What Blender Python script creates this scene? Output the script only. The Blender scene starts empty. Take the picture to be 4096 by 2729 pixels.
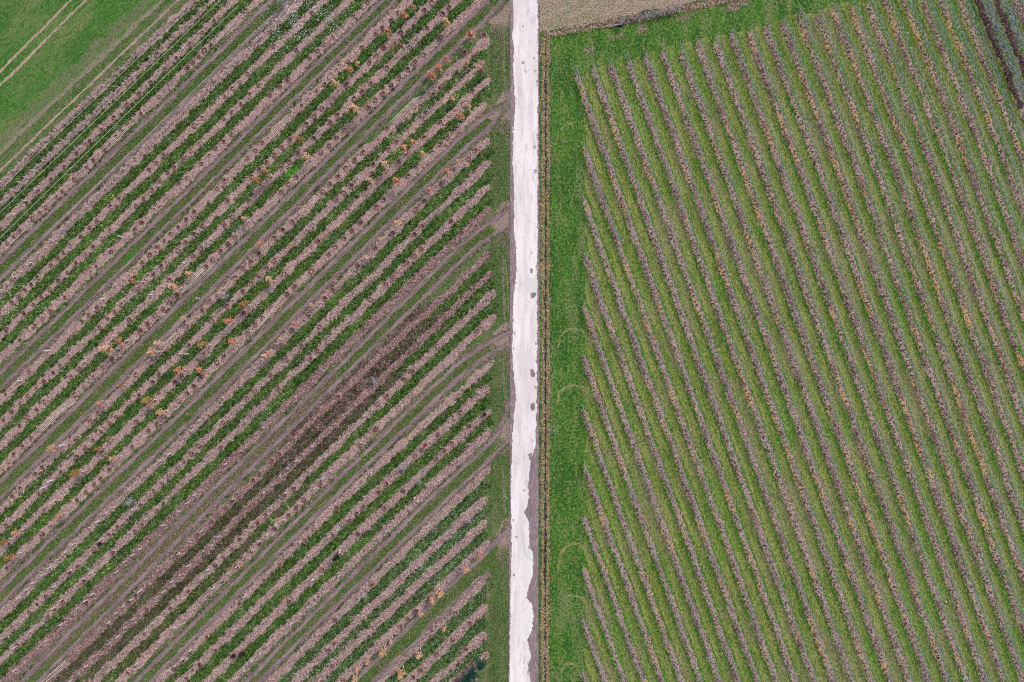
import bpy, math, random
import numpy as np
random.seed(7); rng = np.random.default_rng(11)
S = 4096/144.0; H = 96.0
def W(px, py): return (px-2048)/S, (1364.5-py)/S
def Wn(p): p = np.asarray(p, float); return np.stack([(p[:, 0]-2048)/S, (1364.5-p[:, 1])/S], 1)
C = bpy.context.scene.collection

# ------------------------------------------------------------ materials
class NT:
    def __init__(s, name):
        s.m = bpy.data.materials.new(name); s.m.use_nodes = True
        s.t = s.m.node_tree; s.t.nodes.clear()
        s.out = s.n('ShaderNodeOutputMaterial'); s.b = s.n('ShaderNodeBsdfPrincipled')
        s.l(s.b.outputs[0], s.out.inputs[0]); s.b.inputs['Roughness'].default_value = .9
        s.b.inputs['Specular IOR Level'].default_value = .15
        s.geo = s.n('ShaderNodeNewGeometry')
    def n(s, ty, **k):
        x = s.t.nodes.new(ty)
        for a, b in k.items(): setattr(x, a, b)
        return x
    def l(s, a, b): s.t.links.new(a, b)
    def coords(s, rot=0, stretch=1, off=0):
        mp = s.n('ShaderNodeMapping', vector_type='TEXTURE')
        mp.inputs['Rotation'].default_value = (0, 0, rot); mp.inputs['Scale'].default_value = (stretch, 1, 1)
        mp.inputs['Location'].default_value = (off, off*.7, 0)
        s.l(s.geo.outputs['Position'], mp.inputs[0]); return mp.outputs[0]
    def noise(s, scale, rot=0, stretch=1, detail=3, off=0, rough=.55, dist=0):
        x = s.n('ShaderNodeTexNoise'); x.inputs['Scale'].default_value = scale; x.inputs['Detail'].default_value = detail
        x.inputs['Roughness'].default_value = rough; x.inputs['Distortion'].default_value = dist
        s.l(s.coords(rot, stretch, off), x.inputs['Vector']); return x.outputs[0]
    def step(s, v, lo, hi, top=1):
        x = s.n('ShaderNodeMapRange', interpolation_type='SMOOTHSTEP'); s.l(v, x.inputs[0])
        x.inputs[1].default_value = lo; x.inputs[2].default_value = hi; x.inputs[3].default_value = 0; x.inputs[4].default_value = top
        return x.outputs[0]
    def mix(s, f, a, b):
        x = s.n('ShaderNodeMix', data_type='RGBA')
        if isinstance(f, (int, float)): x.inputs[0].default_value = f
        else: s.l(f, x.inputs[0])
        for v, i in ((a, 6), (b, 7)):
            if isinstance(v, tuple): x.inputs[i].default_value = (*v, 1)
            else: s.l(v, x.inputs[i])
        return x.outputs[2]
    def bump(s, v, strength=.5, dist=.03):
        b = s.n('ShaderNodeBump'); b.inputs['Strength'].default_value = strength; b.inputs['Distance'].default_value = dist
        s.l(v, b.inputs['Height']); s.l(b.outputs[0], s.b.inputs['Normal'])
def gmat(name, base, layers, bump=(6, .6, .05), rough=.95):
    """layers: (colour, noise scale, lo, hi, amount, row angle, stretch)"""
    N = NT(name); c = base
    for i, L in enumerate(layers):
        col, sc, lo, hi, am, rot, stt = L
        if sc >= 3: lo, hi, am = lo-.035, lo+.055, min(1, am*1.15)
        c = N.mix(N.step(N.noise(sc, rot, stt, off=13.7*i+3), lo, hi, am), c, col)
    if isinstance(c, tuple): N.b.inputs['Base Color'].default_value = (*c, 1)
    else: N.l(c, N.b.inputs['Base Color'])
    N.b.inputs['Roughness'].default_value = rough
    if bump: N.bump(N.noise(bump[0], detail=4), bump[1], bump[2])
    return N.m
def flat(name, col, var=.25, scale=8, rough=.8):
    return gmat(name, col, [(tuple(x*(1-var) for x in col), scale, .4, .6, 1, 0, 1)], bump=None, rough=rough)
def attrmat(name, rough=.8, trans=0):
    N = NT(name); a = N.n('ShaderNodeAttribute'); a.attribute_name = 'tint'
    N.l(a.outputs['Color'], N.b.inputs['Base Color']); N.b.inputs['Roughness'].default_value = rough; N.b.inputs['Specular IOR Level'].default_value = .05
    return N.m
RN = math.radians(44.5)      # heading of the nursery rows
RV = math.radians(-70.2)     # heading of the vine rows
M = {}
M['nursery'] = gmat('nursery_grass', (.085, .135, .04), [((.035, .11, .018), 1.1, .44, .56, .8, RN, 3), ((.21, .22, .09), 4, .56, .68, .8, RN, 1.5), ((.20, .15, .12), 1.6, .52, .60, .6, RN, 3),
    ((.26, .19, .15), .6, .52, .68, .5, RN, 4), ((.03, .085, .02), 7, .55, .7, .7, 0, 1)])
M['pasture'] = gmat('pasture_grass', (.06, .165, .03), [((.15, .205, .07), .16, .42, .62, .8, RN, 2), ((.035, .14, .02), .22, .48, .66, .9, RN, 2.5), ((.23, .22, .13), .3, .58, .74, .55, RN, 2),
    ((.17, .23, .08), 4, .56, .7, .6, RN, 2.5), ((.02, .09, .012), 2.5, .52, .64, .6, RN, 2)])
M['margin'] = gmat('rough_margin', (.085, .145, .045), [((.165, .165, .10), .5, .45, .65, .8, RN, 3), ((.05, .1, .035), 2, .5, .65, .7, RN, 2), ((.23, .22, .14), 6, .5, .7, .6, 0, 1)])
M['soil'] = gmat('nursery_soil', (.34, .228, .21), [((.42, .295, .265), .8, .42, .62, .8, RN, 3), ((.28, .18, .165), 3, .52, .7, .7, 0, 1),
    ((.54, .41, .36), 5, .54, .68, .7, 0, 1), ((.15, .085, .08), 4.5, .555, .72, .75, 0, 1), ((.33, .22, .225), .25, .45, .6, .5, RN, 3)], bump=(5, .8, .06))
M['soil2'] = gmat('litter_soil', (.33, .225, .215), [((.43, .32, .28), .8, .45, .62, .8, RN, 3), ((.22, .13, .125), 3.5, .5, .66, .8, 0, 1),
    ((.55, .44, .40), 7, .55, .68, .8, 0, 1), ((.15, .09, .085), 8, .56, .70, .8, 0, 1)], bump=(5, .8, .06))
M['soil3'] = gmat('mossy_red_soil', (.20, .115, .11), [((.29, .185, .175), .8, .45, .6, .8, RN, 3), ((.12, .07, .07), 3.5, .5, .66, .8, 0, 1), ((.45, .33, .31), 6, .55, .68, .8, 0, 1)])
N = NT('wheel_rut')
c = N.mix(N.step(N.noise(2, RN, 6), .4, .65), (.19, .135, .142), (.28, .205, .215))
wv = N.n('ShaderNodeTexWave', wave_type='BANDS', bands_direction='X'); wv.inputs['Scale'].default_value = 1.35; wv.inputs['Distortion'].default_value = 1.5
N.l(N.coords(RN, 1), wv.inputs['Vector'])
mk = N.n('ShaderNodeMath', operation='MULTIPLY'); N.l(N.step(wv.outputs[1], .55, .8), mk.inputs[0]); N.l(N.step(N.noise(.6, RN, 4, off=50), .42, .56, .6), mk.inputs[1])
c = N.mix(mk.outputs[0], c, (.13, .085, .09))
c = N.mix(N.step(N.noise(6, 0, 1, off=9), .56, .7, .7), c, (.17, .11, .11))
c = N.mix(N.step(N.noise(1.4, RN, 4, off=29), .56, .64, .7), c, (.10, .115, .055))
c = N.mix(N.step(N.noise(4, 0, 1, off=39), .55, .66, .6), c, (.36, .28, .28))
N.l(c, N.b.inputs['Base Color']); N.bump(wv.outputs[1], .4, .04); M['rut'] = N.m
M['verge'] = gmat('packed_verge', (.235, .178, .198), [((.20, .15, .16), 1.2, .45, .65, .8, math.pi/2, 5), ((.36, .29, .31), 4, .55, .7, .6, math.pi/2, 3), ((.13, .09, .10), 7, .6, .72, .5, 0, 1)], bump=(4, .4, .03))
M['bare'] = gmat('trodden_earth', (.27, .19, .165), [((.12, .15, .07), 1.5, .5, .62, .7, 0, 1), ((.36, .27, .24), 5, .5, .68, .8, 0, 1), ((.13, .09, .08), 7, .56, .7, .8, 0, 1)])
M['worn'] = gmat('worn_grass_patch', (.24, .175, .15), [((.10, .15, .04), 1.6, .47, .56, 1, 0, 1), ((.36, .27, .24), 4, .54, .66, .8, 0, 1), ((.12, .09, .07), 4, .5, .62, .8, 0, 1)])
# road
N = NT('pale_concrete')
c = N.mix(N.step(N.noise(.9, math.pi/2, 9), .4, .62), (.67, .61, .63), (.80, .745, .76))
c = N.mix(N.step(N.noise(.35, math.pi/2, 6, off=7), .50, .62, .7), c, (.73, .70, .715))
c = N.mix(N.step(N.noise(3, math.pi/2, 6, off=31), .62, .72, .35), c, (.50, .44, .46))
vo = N.n('ShaderNodeTexVoronoi', feature='DISTANCE_TO_EDGE'); vo.inputs['Scale'].default_value = .8; N.l(N.coords(math.pi/2, 3), vo.inputs['Vector'])
iv = N.n('ShaderNodeMath', operation='SUBTRACT'); iv.inputs[0].default_value = 1; N.l(N.step(vo.outputs[0], .0, .045), iv.inputs[1])
mk = N.n('ShaderNodeMath', operation='MULTIPLY'); N.l(iv.outputs[0], mk.inputs[0]); N.l(N.step(N.noise(.3, off=3), .52, .62, .28), mk.inputs[1])
c = N.mix(mk.outputs[0], c, (.45, .40, .41))
c = N.mix(N.step(N.noise(2.2, math.pi/2, 2.5, off=77), .72, .75, .6), c, (.35, .29, .31))
c = N.mix(N.step(N.noise(1.6, math.pi/2, 4, off=177), .56, .66, .5), c, (.50, .45, .45))
c = N.mix(N.step(N.noise(4, 0, 1, off=137), .56, .66, .5), c, (.52, .465, .475))
N.l(c, N.b.inputs['Base Color']); N.bump(N.noise(3), .2, .02); M['road'] = N.m
M['patch_pale'] = flat('repair_concrete', (.67, .665, .67), .08, 3)
M['patch_dark'] = flat('dark_asphalt_patch', (.31, .25, .27), .3, 4)
M['pothole'] = gmat('worn_pothole', (.40, .34, .355), [((.24, .19, .20), 2.5, .46, .56, .9, 0, 1), ((.60, .55, .56), 3, .54, .62, .8, 0, 1)])
# vine field grass: bands lie along the rows
N = NT('vineyard_grass')
dp = N.n('ShaderNodeVectorMath', operation='DOT_PRODUCT'); N.l(N.geo.outputs['Position'], dp.inputs[0]); dp.inputs[1].default_value = (.3752, .13545, 0)
ad = N.n('ShaderNodeMath', operation='ADD'); N.l(dp.outputs['Value'], ad.inputs[0]); ad.inputs[1].default_value = 91.5525-.5
a2 = N.n('ShaderNodeMath', operation='MULTIPLY_ADD'); N.l(N.noise(1.1, RV, 3), a2.inputs[0]); a2.inputs[1].default_value = .22; N.l(ad.outputs[0], a2.inputs[2])
a3 = N.n('ShaderNodeMath', operation='SUBTRACT'); N.l(a2.outputs[0], a3.inputs[0]); a3.inputs[1].default_value = .11
fr = N.n('ShaderNodeMath', operation='FRACT'); N.l(a3.outputs[0], fr.inputs[0])
sb = N.n('ShaderNodeMath', operation='SUBTRACT'); N.l(fr.outputs[0], sb.inputs[0]); sb.inputs[1].default_value = 0.0
# fract is 0 half way between rows after the shift: distance to the middle of the aisle
pp = N.n('ShaderNodeMath', operation='PINGPONG'); N.l(a3.outputs[0], pp.inputs[0]); pp.inputs[1].default_value = .5
c = N.mix(N.step(N.noise(.9, RV, 8), .42, .58), (.15, .21, .035), (.25, .28, .075))
edge_ = N.step(pp.outputs[0], .15, .26)
c = N.mix(edge_, c, (.05, .155, .010))
c = N.mix(N.step(N.noise(1.3, RV, 6, off=21), .55, .62, .6), c, (.05, .13, .015))
c = N.mix(N.step(N.noise(.12, RV, 2, off=5), .52, .64, .55), c, (.075, .23, .02))
c = N.mix(N.step(N.noise(.15, RV, 2, off=45), .54, .66, .55), c, (.25, .215, .13))
c = N.mix(N.step(N.noise(.5, RV, 4, off=85), .55, .63, .6), c, (.24, .19, .13))
c = N.mix(N.step(N.noise(4.5, RV, 2, off=4), .52, .60, .75), c, (.33, .34, .14))
c = N.mix(N.step(N.noise(5, RV, 2, off=64), .52, .60, .75), c, (.03, .09, .012))
N.l(c, N.b.inputs['Base Color']); N.bump(N.noise(6), .6, .05); M['vgrass'] = N.m
V90 = math.pi/2
M['head'] = gmat('headland_grass', (.065, .165, .025), [((.20, .22, .09), 1.1, .54, .61, .6, V90, 3), ((.03, .105, .016), .35, .46, .56, .9, V90, 2.5), ((.17, .205, .085), .45, .52, .66, .8, V90, 5), ((.17, .18, .09), .22, .56, .7, .7, 0, 1),
    ((.17, .25, .07), 3.5, .54, .66, .7, V90, 1.5), ((.015, .07, .008), 3.2, .54, .66, .7, 0, 1)])
M['head2'] = gmat('headland_grass_nursery', (.085, .145, .045), [((.20, .16, .12), .5, .48, .56, .75, V90, 3), ((.05, .14, .03), .5, .45, .6, .8, V90, 4), ((.19, .22, .10), .8, .5, .66, .8, V90, 5), ((.23, .18, .14), .3, .56, .7, .7, 0, 1),
    ((.17, .20, .08), 5, .5, .68, .6, V90, 1.5), ((.03, .08, .02), 6, .52, .7, .7, 0, 1)])
M['vsoil'] = gmat('vine_soil', (.24, .165, .155), [((.38, .28, .235), .30, .44, .56, .9, RV, 3), ((.47, .295, .12), .5, .53, .60, .85, RV, 3.5), ((.12, .075, .078), .8, .5, .62, .7, RV, 2),
    ((.46, .36, .30), 4, .56, .68, .7, 0, 1), ((.07, .04, .042), 3.5, .53, .66, .9, 0, 1)], bump=(5, .8, .06))
M['vsoil_dark'] = gmat('dark_wet_soil', (.07, .036, .045), [((.16, .10, .10), 4, .5, .65, .8, RV, 2), ((.02, .01, .015), 5, .5, .68, .8, 0, 1)])
M['stubble'] = gmat('stubble_field', (.235, .18, .15), [((.16, .175, .08), .2, .45, .58, .8, .2, 3), ((.34, .25, .215), 1.2, .50, .62, .8, .2, 3), ((.12, .16, .06), .9, .58, .66, .6, .2, 2), ((.48, .4, .3), 5, .5, .7, .6, 0, 1), ((.12, .09, .07), 6, .55, .7, .8, 0, 1)])
M['bank'] = gmat('dry_sedge_bank', (.30, .22, .15), [((.42, .27, .07), .5, .48, .6, .7, V90, 3), ((.38, .31, .22), 4, .5, .66, .8, 0, 1), ((.10, .075, .06), 5, .5, .66, .8, 0, 1)])
M['water'] = gmat('ditch_water', (.035, .035, .045), [((.10, .11, .13), 1, .5, .65, .6, V90, 3), ((.02, .02, .02), 3, .5, .65, .6, V90, 2)], bump=None, rough=.25)
M['pathline'] = gmat('bare_wheel_line', (.33, .25, .19), [((.42, .32, .26), 2, .4, .6, .8, RN, 4), ((.16, .17, .09), 1.5, .5, .6, .7, RN, 3), ((.22, .17, .12), 5, .5, .7, .6, 0, 1)])
M['pastline'] = gmat('pasture_wheel_line', (.42, .30, .24), [((.48, .36, .29), 2, .4, .6, .8, RN, 4), ((.28, .2, .15), 5, .52, .7, .6, 0, 1)])
M['greyline'] = gmat('worn_edge_track', (.19, .17, .12), [((.24, .20, .17), 1.5, .4, .6, .8, RN, 4), ((.11, .15, .06), 2.5, .46, .58, .8, RN, 2), ((.3, .26, .2), 5, .52, .6, .6, 0, 1)])
M['arc'] = gmat('worn_turning_arc', (.21, .23, .085), [((.07, .15, .03), 2.2, .50, .60, 1, 0, 1), ((.30, .26, .12), 4, .55, .66, .7, 0, 1)])
M['tint'] = attrmat('leaf_tint')
M['hole'] = gmat('damp_soil_pit_shade', (.075, .036, .034), [((.18, .10, .09), 5, .5, .64, .8, 0, 1), ((.05, .022, .024), 1.3, .5, .62, .8, 0, 1), ((.42, .31, .27), 6, .64, .70, .9, 0, 1)])  # damp soil tone, with the shade of a deeper pit put into the colour
M['rim'] = gmat('loose_rim_soil', (.33, .215, .195), [((.44, .32, .28), 5, .57, .66, .8, 0, 1), ((.20, .12, .11), 4, .50, .62, .9, 0, 1)])
M['guard'] = flat('white_tree_guard', (.80, .82, .90), .06, 5, .5)
M['bark'] = flat('grey_brown_bark', (.22, .18, .17), .4, 10)
M['barkdark'] = flat('dark_bark', (.07, .055, .06), .4, 10)
M['twig'] = flat('pale_twigs', (.52, .49, .53), .3, 8)
M['cane'] = flat('grey_vine_canes', (.66, .58, .61), .3, 3)
M['canegrey'] = flat('silver_vine_canes', (.50, .52, .55), .3, 3)
M['wood'] = flat('peeled_pole_wood', (.78, .68, .60), .2, 2)
M['post'] = flat('weathered_post', (.42, .44, .36), .25, 3)
M['wire'] = flat('pale_green_wire', (.60, .66, .48), .1, 2, .5)
M['wire2'] = flat('pale_cream_wire', (.66, .62, .52), .1, 2, .5)
M['wiregrey'] = flat('grey_wire', (.5, .5, .5), .1, 2, .4)
M['white'] = flat('white_feathers', (.9, .9, .92), .03, 2)
M['black'] = flat('black_feathers', (.01, .012, .015), .1, 2)

# ------------------------------------------------------------ mesh helpers
def obj(name, verts, faces, m, parent=None, kind=None, smooth=False, idx=None):
    me = bpy.data.meshes.new(name)
    me.from_pydata([tuple(v) for v in np.asarray(verts).tolist()], [], faces if isinstance(faces, list) else faces.tolist())
    for x in (m if isinstance(m, list) else [m]): me.materials.append(x)
    if idx is not None: me.polygons.foreach_set('material_index', idx)
    if smooth: me.polygons.foreach_set('use_smooth', [True]*len(me.polygons))
    me.update(); o = bpy.data.objects.new(name, me); C.objects.link(o)
    if parent: o.parent = parent
    if kind: o['kind'] = kind
    return o
def quads(name, V, col, m, parent=None, kind=None):
    """V (n,4,3), col (n,3) -> one mesh"""
    n = len(V); me = bpy.data.meshes.new(name)
    me.vertices.add(n*4); me.vertices.foreach_set('co', V.reshape(-1).astype(np.float32))
    me.loops.add(n*4); me.loops.foreach_set('vertex_index', np.arange(n*4, dtype=np.int32))
    me.polygons.add(n); me.polygons.foreach_set('loop_start', np.arange(0, n*4, 4, dtype=np.int32))
    me.update(calc_edges=True)
    if col is not None:
        a = me.color_attributes.new('tint', 'FLOAT_COLOR', 'POINT')
        a.data.foreach_set('color', np.repeat(np.c_[col, np.ones(n)], 4, axis=0).reshape(-1).astype(np.float32))
    me.materials.append(m); o = bpy.data.objects.new(name, me); C.objects.link(o)
    if parent: o.parent = parent
    if kind: o['kind'] = kind
    return o
def empty(name, loc, rz=0, sc=1):
    o = bpy.data.objects.new(name, None); C.objects.link(o); o.location = loc; o.rotation_euler = (0, 0, rz); o.scale = (sc,)*3
    o.empty_display_size = .2; return o
def tag(o, label=None, cat=None, group=None, kind=None):
    if label: o['label'] = label
    if cat: o['category'] = cat
    if group: o['group'] = group
    if kind: o['kind'] = kind
    return o
def copytree(o, loc, rz=0, sc=1):
    r = o.copy(); C.objects.link(r); r.location = loc; r.rotation_euler = (0, 0, rz); r.scale = (sc,)*3
    for ch in KIDS[o]:
        c = ch.copy(); C.objects.link(c); c.parent = r
    return r
KIDS = {}
def tube(pts, rad, k=4):
    """tapering tube along pts -> (verts, faces)"""
    P = np.asarray(pts, float); n = len(P); r = np.linspace(rad[0], rad[1], n) if len(rad) == 2 else np.asarray(rad)
    T = np.gradient(P, axis=0); T /= np.linalg.norm(T, axis=1)[:, None]+1e-9
    ref = np.where(np.abs(T[:, 2:3]) > .8, np.array([[1., 0, 0]]), np.array([[0, 0, 1.]]))
    A = np.cross(T, ref); A /= np.linalg.norm(A, axis=1)[:, None]+1e-9; B = np.cross(T, A)
    a = np.linspace(0, 2*math.pi, k, endpoint=False)
    V = P[:, None]+r[:, None, None]*(A[:, None]*np.cos(a)[None, :, None]+B[:, None]*np.sin(a)[None, :, None])
    F = [[i*k+j, i*k+(j+1) % k, (i+1)*k+(j+1) % k, (i+1)*k+j] for i in range(n-1) for j in range(k)]
    F.append(list(range(k))[::-1]); F.append([(n-1)*k+j for j in range(k)])
    return V.reshape(-1, 3), F
class MB:
    def __init__(s): s.v = []; s.f = []; s.n = 0
    def add(s, vf):
        v, f = vf; s.v.append(np.asarray(v, float)); s.f += [[i+s.n for i in q] for q in f]; s.n += len(v); return s
    def out(s): return np.concatenate(s.v), s.f
    def build(s, name, m, parent=None, kind=None, smooth=False): return obj(name, *s.out(), m, parent, kind, smooth)
def n1(t, seed):
    """1-D value noise"""
    r = np.random.default_rng(seed).uniform(-1, 1, 4096); i = np.floor(t).astype(int); f = t-i; f = f*f*(3-2*f)
    return r[i % 4096]*(1-f)+r[(i+1) % 4096]*f
_g = np.random.default_rng(99).uniform(0, 1, (256, 256))
def n2(x, y, seed=0):
    x = x+seed*17.3; y = y+seed*5.9
    i = np.floor(x).astype(int); j = np.floor(y).astype(int); u = x-i; v = y-j; u = u*u*(3-2*u); v = v*v*(3-2*v)
    g = lambda a, b: _g[a % 256, b % 256]
    return (g(i, j)*(1-u)+g(i+1, j)*u)*(1-v)+(g(i, j+1)*(1-u)+g(i+1, j+1)*u)*v
def resample(P, step):
    P = np.asarray(P, float); d = np.r_[0, np.cumsum(np.linalg.norm(np.diff(P, axis=0), axis=1))]
    t = np.arange(0, d[-1], step)
    q = np.stack([np.interp(t, d, P[:, 0]), np.interp(t, d, P[:, 1])], 1)
    if len(q) > 60:                                     # soften the corners of the polyline
        k = 24; pad = np.r_[2*q[:1]-q[k:0:-1], q, 2*q[-1:]-q[-2:-k-2:-1]]
        ker = np.ones(2*k+1)/(2*k+1); q = np.stack([np.convolve(pad[:, i], ker, 'valid') for i in (0, 1)], 1)
    return q, t
def strip(name, P, hw, z, m, seed, amp=(.12, .10), relief=0, kind='structure', taper=True, step=.14, cross=7, lowamp=.0, taper0=False):
    """ribbon of ground along P (metres) with ragged edges"""
    q, t = resample(P, step); T = np.gradient(q, axis=0); T /= np.linalg.norm(T, axis=1)[:, None]; Nn = np.stack([-T[:, 1], T[:, 0]], 1)
    ww = []
    for sd in (0, 1):
        w = hw+amp[0]*n1(t/1.6, seed+sd)+amp[1]*n1(t/.45, seed+10+sd)+amp[1]*.8*n1(t/.17, seed+20+sd)
        w += lowamp*np.minimum(0, n1(t/3.5, seed+30+sd)+.25)*2
        if taper: w *= np.clip((t[-1]-t)/.7, 0, 1)**.5
        if taper0: w *= np.clip(t/.7, 0, 1)**.5
        ww.append(np.maximum(w, .03))
    a = np.linspace(-1, 1, cross); V = []
    for x in a:
        w = np.where(x < 0, ww[0], ww[1]) if x else ww[0]*0
        p = q+Nn*(x*w)[:, None]
        zz = z+relief*(1-x*x)*(.5+.5*n2(p[:, 0]*3, p[:, 1]*3, seed % 7))
        V.append(np.c_[p, zz])
    V = np.stack(V, 1); n = len(q); k = cross
    i, j = np.meshgrid(np.arange(n-1), np.arange(k-1), indexing='ij'); b = (i*k+j).ravel()
    F = np.stack([b, b+k, b+k+1, b+1], 1)[:, ::-1]
    return obj(name, V.reshape(-1, 3), F, m, kind=kind, smooth=True)
def poly(name, P, z, m, rag=0, seed=1, kind='structure'):
    P = Wn(P); P = np.r_[P, P[:1]]; d = np.r_[0, np.cumsum(np.linalg.norm(np.diff(P, axis=0), axis=1))]
    if rag:
        t = np.arange(0, d[-1]*.999, min(.2, d[-1]/9)); q = np.stack([np.interp(t, d, P[:, 0]), np.interp(t, d, P[:, 1])], 1)
        f = lambda a, sd: (n2(q[:, 0]/a, q[:, 1]/a, sd)-.5)
        q = q+rag*np.stack([1.7*f(1.9, seed)+.7*f(.8, seed+9), 1.7*f(1.9, seed+4)+.7*f(.8, seed+13)], 1)
    else: q = P[:-1]
    return obj(name, np.c_[q, np.full(len(q), z)], [list(range(len(q)))], m, kind=kind)
def leaves(xy, z, length, width, tilt, yaw=None):
    n = len(xy); yaw = rng.uniform(0, 2*math.pi, n) if yaw is None else yaw
    d = np.stack([np.cos(yaw)*np.cos(tilt), np.sin(yaw)*np.cos(tilt), np.sin(tilt)], 1)*length[:, None]
    s = np.stack([-np.sin(yaw), np.cos(yaw), rng.uniform(-.4, .4, n)], 1)*width[:, None]*.5
    c = np.c_[xy, z]
    return np.stack([c-s*.5, c+d*.55-s, c+d, c+d*.55+s], 1)
def pal(n, cols, jit=.2, p=None):
    c = np.array(cols)[rng.choice(len(cols), n, p=p)]
    return np.clip(c*rng.uniform(1-jit, 1+jit, (n, 1))*rng.uniform(1-jit*.3, 1+jit*.3, (n, 3)), 0, 1)
def ordn(i): return f"{i}{'th' if 10 <= i % 100 <= 20 else {1: 'st', 2: 'nd', 3: 'rd'}.get(i % 10, 'th')}"

# ------------------------------------------------------------ base sheets
obj('ground', [(-2500, -2500, -.02), (2500, -2500, -.02), (2500, 2500, -.02), (-2500, 2500, -.02)], [[0, 1, 2, 3]], M['nursery'], kind='structure')
poly('pasture', [(-4000, 4390), (-40, 647), (655, -5), (3500, -2700), (-4000, -4000)], 0, M['pasture'])
P = lambda pts: Wn(pts)
strip('field_margin', P([(-60, 625), (660, -55), (800, -190)]), .75, .006, M['margin'], 3, (.4, .2), taper=False)
strip('edge_track', P([(-60, 668), (300, 327), (660, -8), (760, -100)]), .33, .014, M['greyline'], 5, (.12, .1), taper=False)
strip('wheel_line', P([(-60, 742), (300, 396), (712, 0), (800, -84)]), .16, .014, M['pathline'], 6, (.08, .06), taper=False)
strip('wheel_line', P([(-60, 345), (0, 286), (60, 228), (200, 84), (290, -5), (350, -70)]), .17, .014, M['pastline'], 7, (.05, .04), taper=False)
strip('wheel_line', P([(-60, 400), (0, 340), (70, 278), (200, 142), (350, -5), (420, -75)]), .17, .014, M['pastline'], 8, (.05, .04), taper=False)
poly('vineyard_ground', [(2160, 150), (2330, 128), (2519, 96), (2750, 50), (3000, 0), (6500, -700), (6500, 6500), (2160, 6500)], .004, M['vgrass'])
poly('headland', [(2160, 140), (2330, 120), (2519, 92), (2750, 45), (3000, -4), (3300, -60), (3440, -20), (3250, 52), (3120, 72), (2990, 118), (2780, 165), (2500, 240), (2360, 268), (2320, 330), (2345, 600), (2335, 2100), (2335, 2900), (2160, 2900)], .012, M['head'], .35, 4)
poly('stubble_field', [(2158, -3000), (5500, -3000), (5500, -700), (3000, -45), (2750, 12), (2519, 62), (2330, 100), (2158, 128)], .004, M['stubble'])
poly('nursery_headland', [(1975, 60), (2043, 20), (2043, 2900), (1985, 2900), (1978, 2500), (1965, 2000), (1972, 1500), (1990, 1200), (1970, 900), (1972, 500)], .008, M['head2'], .35, 9)

# road, its packed shoulders and its repairs
Y0, Y1 = -1700, 4400
ys = np.arange(Y0, Y1, 3.0)
def edge(pts, seed, amp=1.5):
    p = np.array(pts, float); return np.interp(ys, p[:, 0], p[:, 1])+amp*(.8*n1(ys/22, seed)+.8*n1(ys/9, seed+1)+.8*n1(ys/3.5, seed+2))
def roadsheet(name, L, R, z, m):
    cols = [L+(R-L)*k/6 for k in range(7)]
    V = np.stack([np.c_[(c-2048)/S, (1364.5-ys)/S, np.full(len(ys), z)] for c in cols], 1); n = len(ys)
    i, j = np.meshgrid(np.arange(n-1), np.arange(6), indexing='ij'); b = (i*7+j).ravel()
    return obj(name, V.reshape(-1, 3), np.stack([b, b+7, b+8, b+1], 1), m, kind='structure')
roadsheet('road_shoulder', edge([(Y0, 2040), (700, 2041), (1400, 2039), (1600, 2040), (2000, 2038), (2729, 2033)], 3, 1), edge([(Y0, 2156), (1400, 2158), (1800, 2154), (2729, 2153)], 6, 1.3), .075, M['verge'])
Lp = [(Y0, 2048), (0, 2050), (94, 2055), (142, 2049), (210, 2055), (300, 2052), (358, 2058), (424, 2061), (495, 2055), (566, 2052), (660, 2051), (740, 2056), (940, 2057), (965, 2063), (1080, 2065), (1150, 2060), (1200, 2053), (1300, 2052), (1420, 2048), (1500, 2055), (1590, 2064), (1660, 2056), (1740, 2050), (1850, 2046), (1989, 2043), (2178, 2047), (2320, 2042), (2550, 2040), (2729, 2037), (Y1, 2036)]
Rp = [(Y0, 2149), (300, 2152), (680, 2150), (1100, 2149), (1240, 2149), (1420, 2148), (1700, 2146), (1790, 2140), (1830, 2124), (1900, 2116), (1960, 2112), (1989, 2118), (2050, 2097), (2090, 2118), (2180, 2113), (2200, 2125), (2240, 2134), (2290, 2132), (2348, 2115), (2390, 2106), (2415, 2125), (2450, 2134), (2520, 2128), (2555, 2111), (2625, 2123), (2660, 2111), (2729, 2124), (Y1, 2124)]
roadsheet('road', edge(Lp, 13, 1.7), edge(Rp, 23, 2.4), .085, M['road'])
def rpatch(pts, m, seed, rag=.05): return poly('road_patch', pts, .091, m, rag, seed)
rpatch([(2111, 1112), (2148, 1113), (2149, 1150), (2141, 1165), (2132, 1172), (2110, 1173)], M['patch_pale'], 3, .02)
rpatch([(2121, 1175), (2138, 1168), (2147, 1176), (2137, 1191), (2125, 1195)], M['patch_dark'], 4, .02)
rpatch([(2122, 1075), (2131, 1074), (2131, 1090), (2127, 1096), (2122, 1090)], M['patch_dark'], 5)
rpatch([(2104, 2201), (2125, 2203), (2122, 2220), (2125, 2238), (2104, 2237)], M['patch_pale'], 6, .02).location.z = .004
rpatch([(2121, 1478), (2132, 1478), (2142, 1500), (2135, 1512), (2122, 1505)], M['patch_dark'], 7)
rpatch([(2123, 1614), (2137, 1612), (2142, 1635), (2128, 1645), (2121, 1630)], M['patch_dark'], 8)
rpatch([(2112, 1818), (2125, 1810), (2132, 1836), (2118, 1842)], M['patch_dark'], 9)
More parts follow.
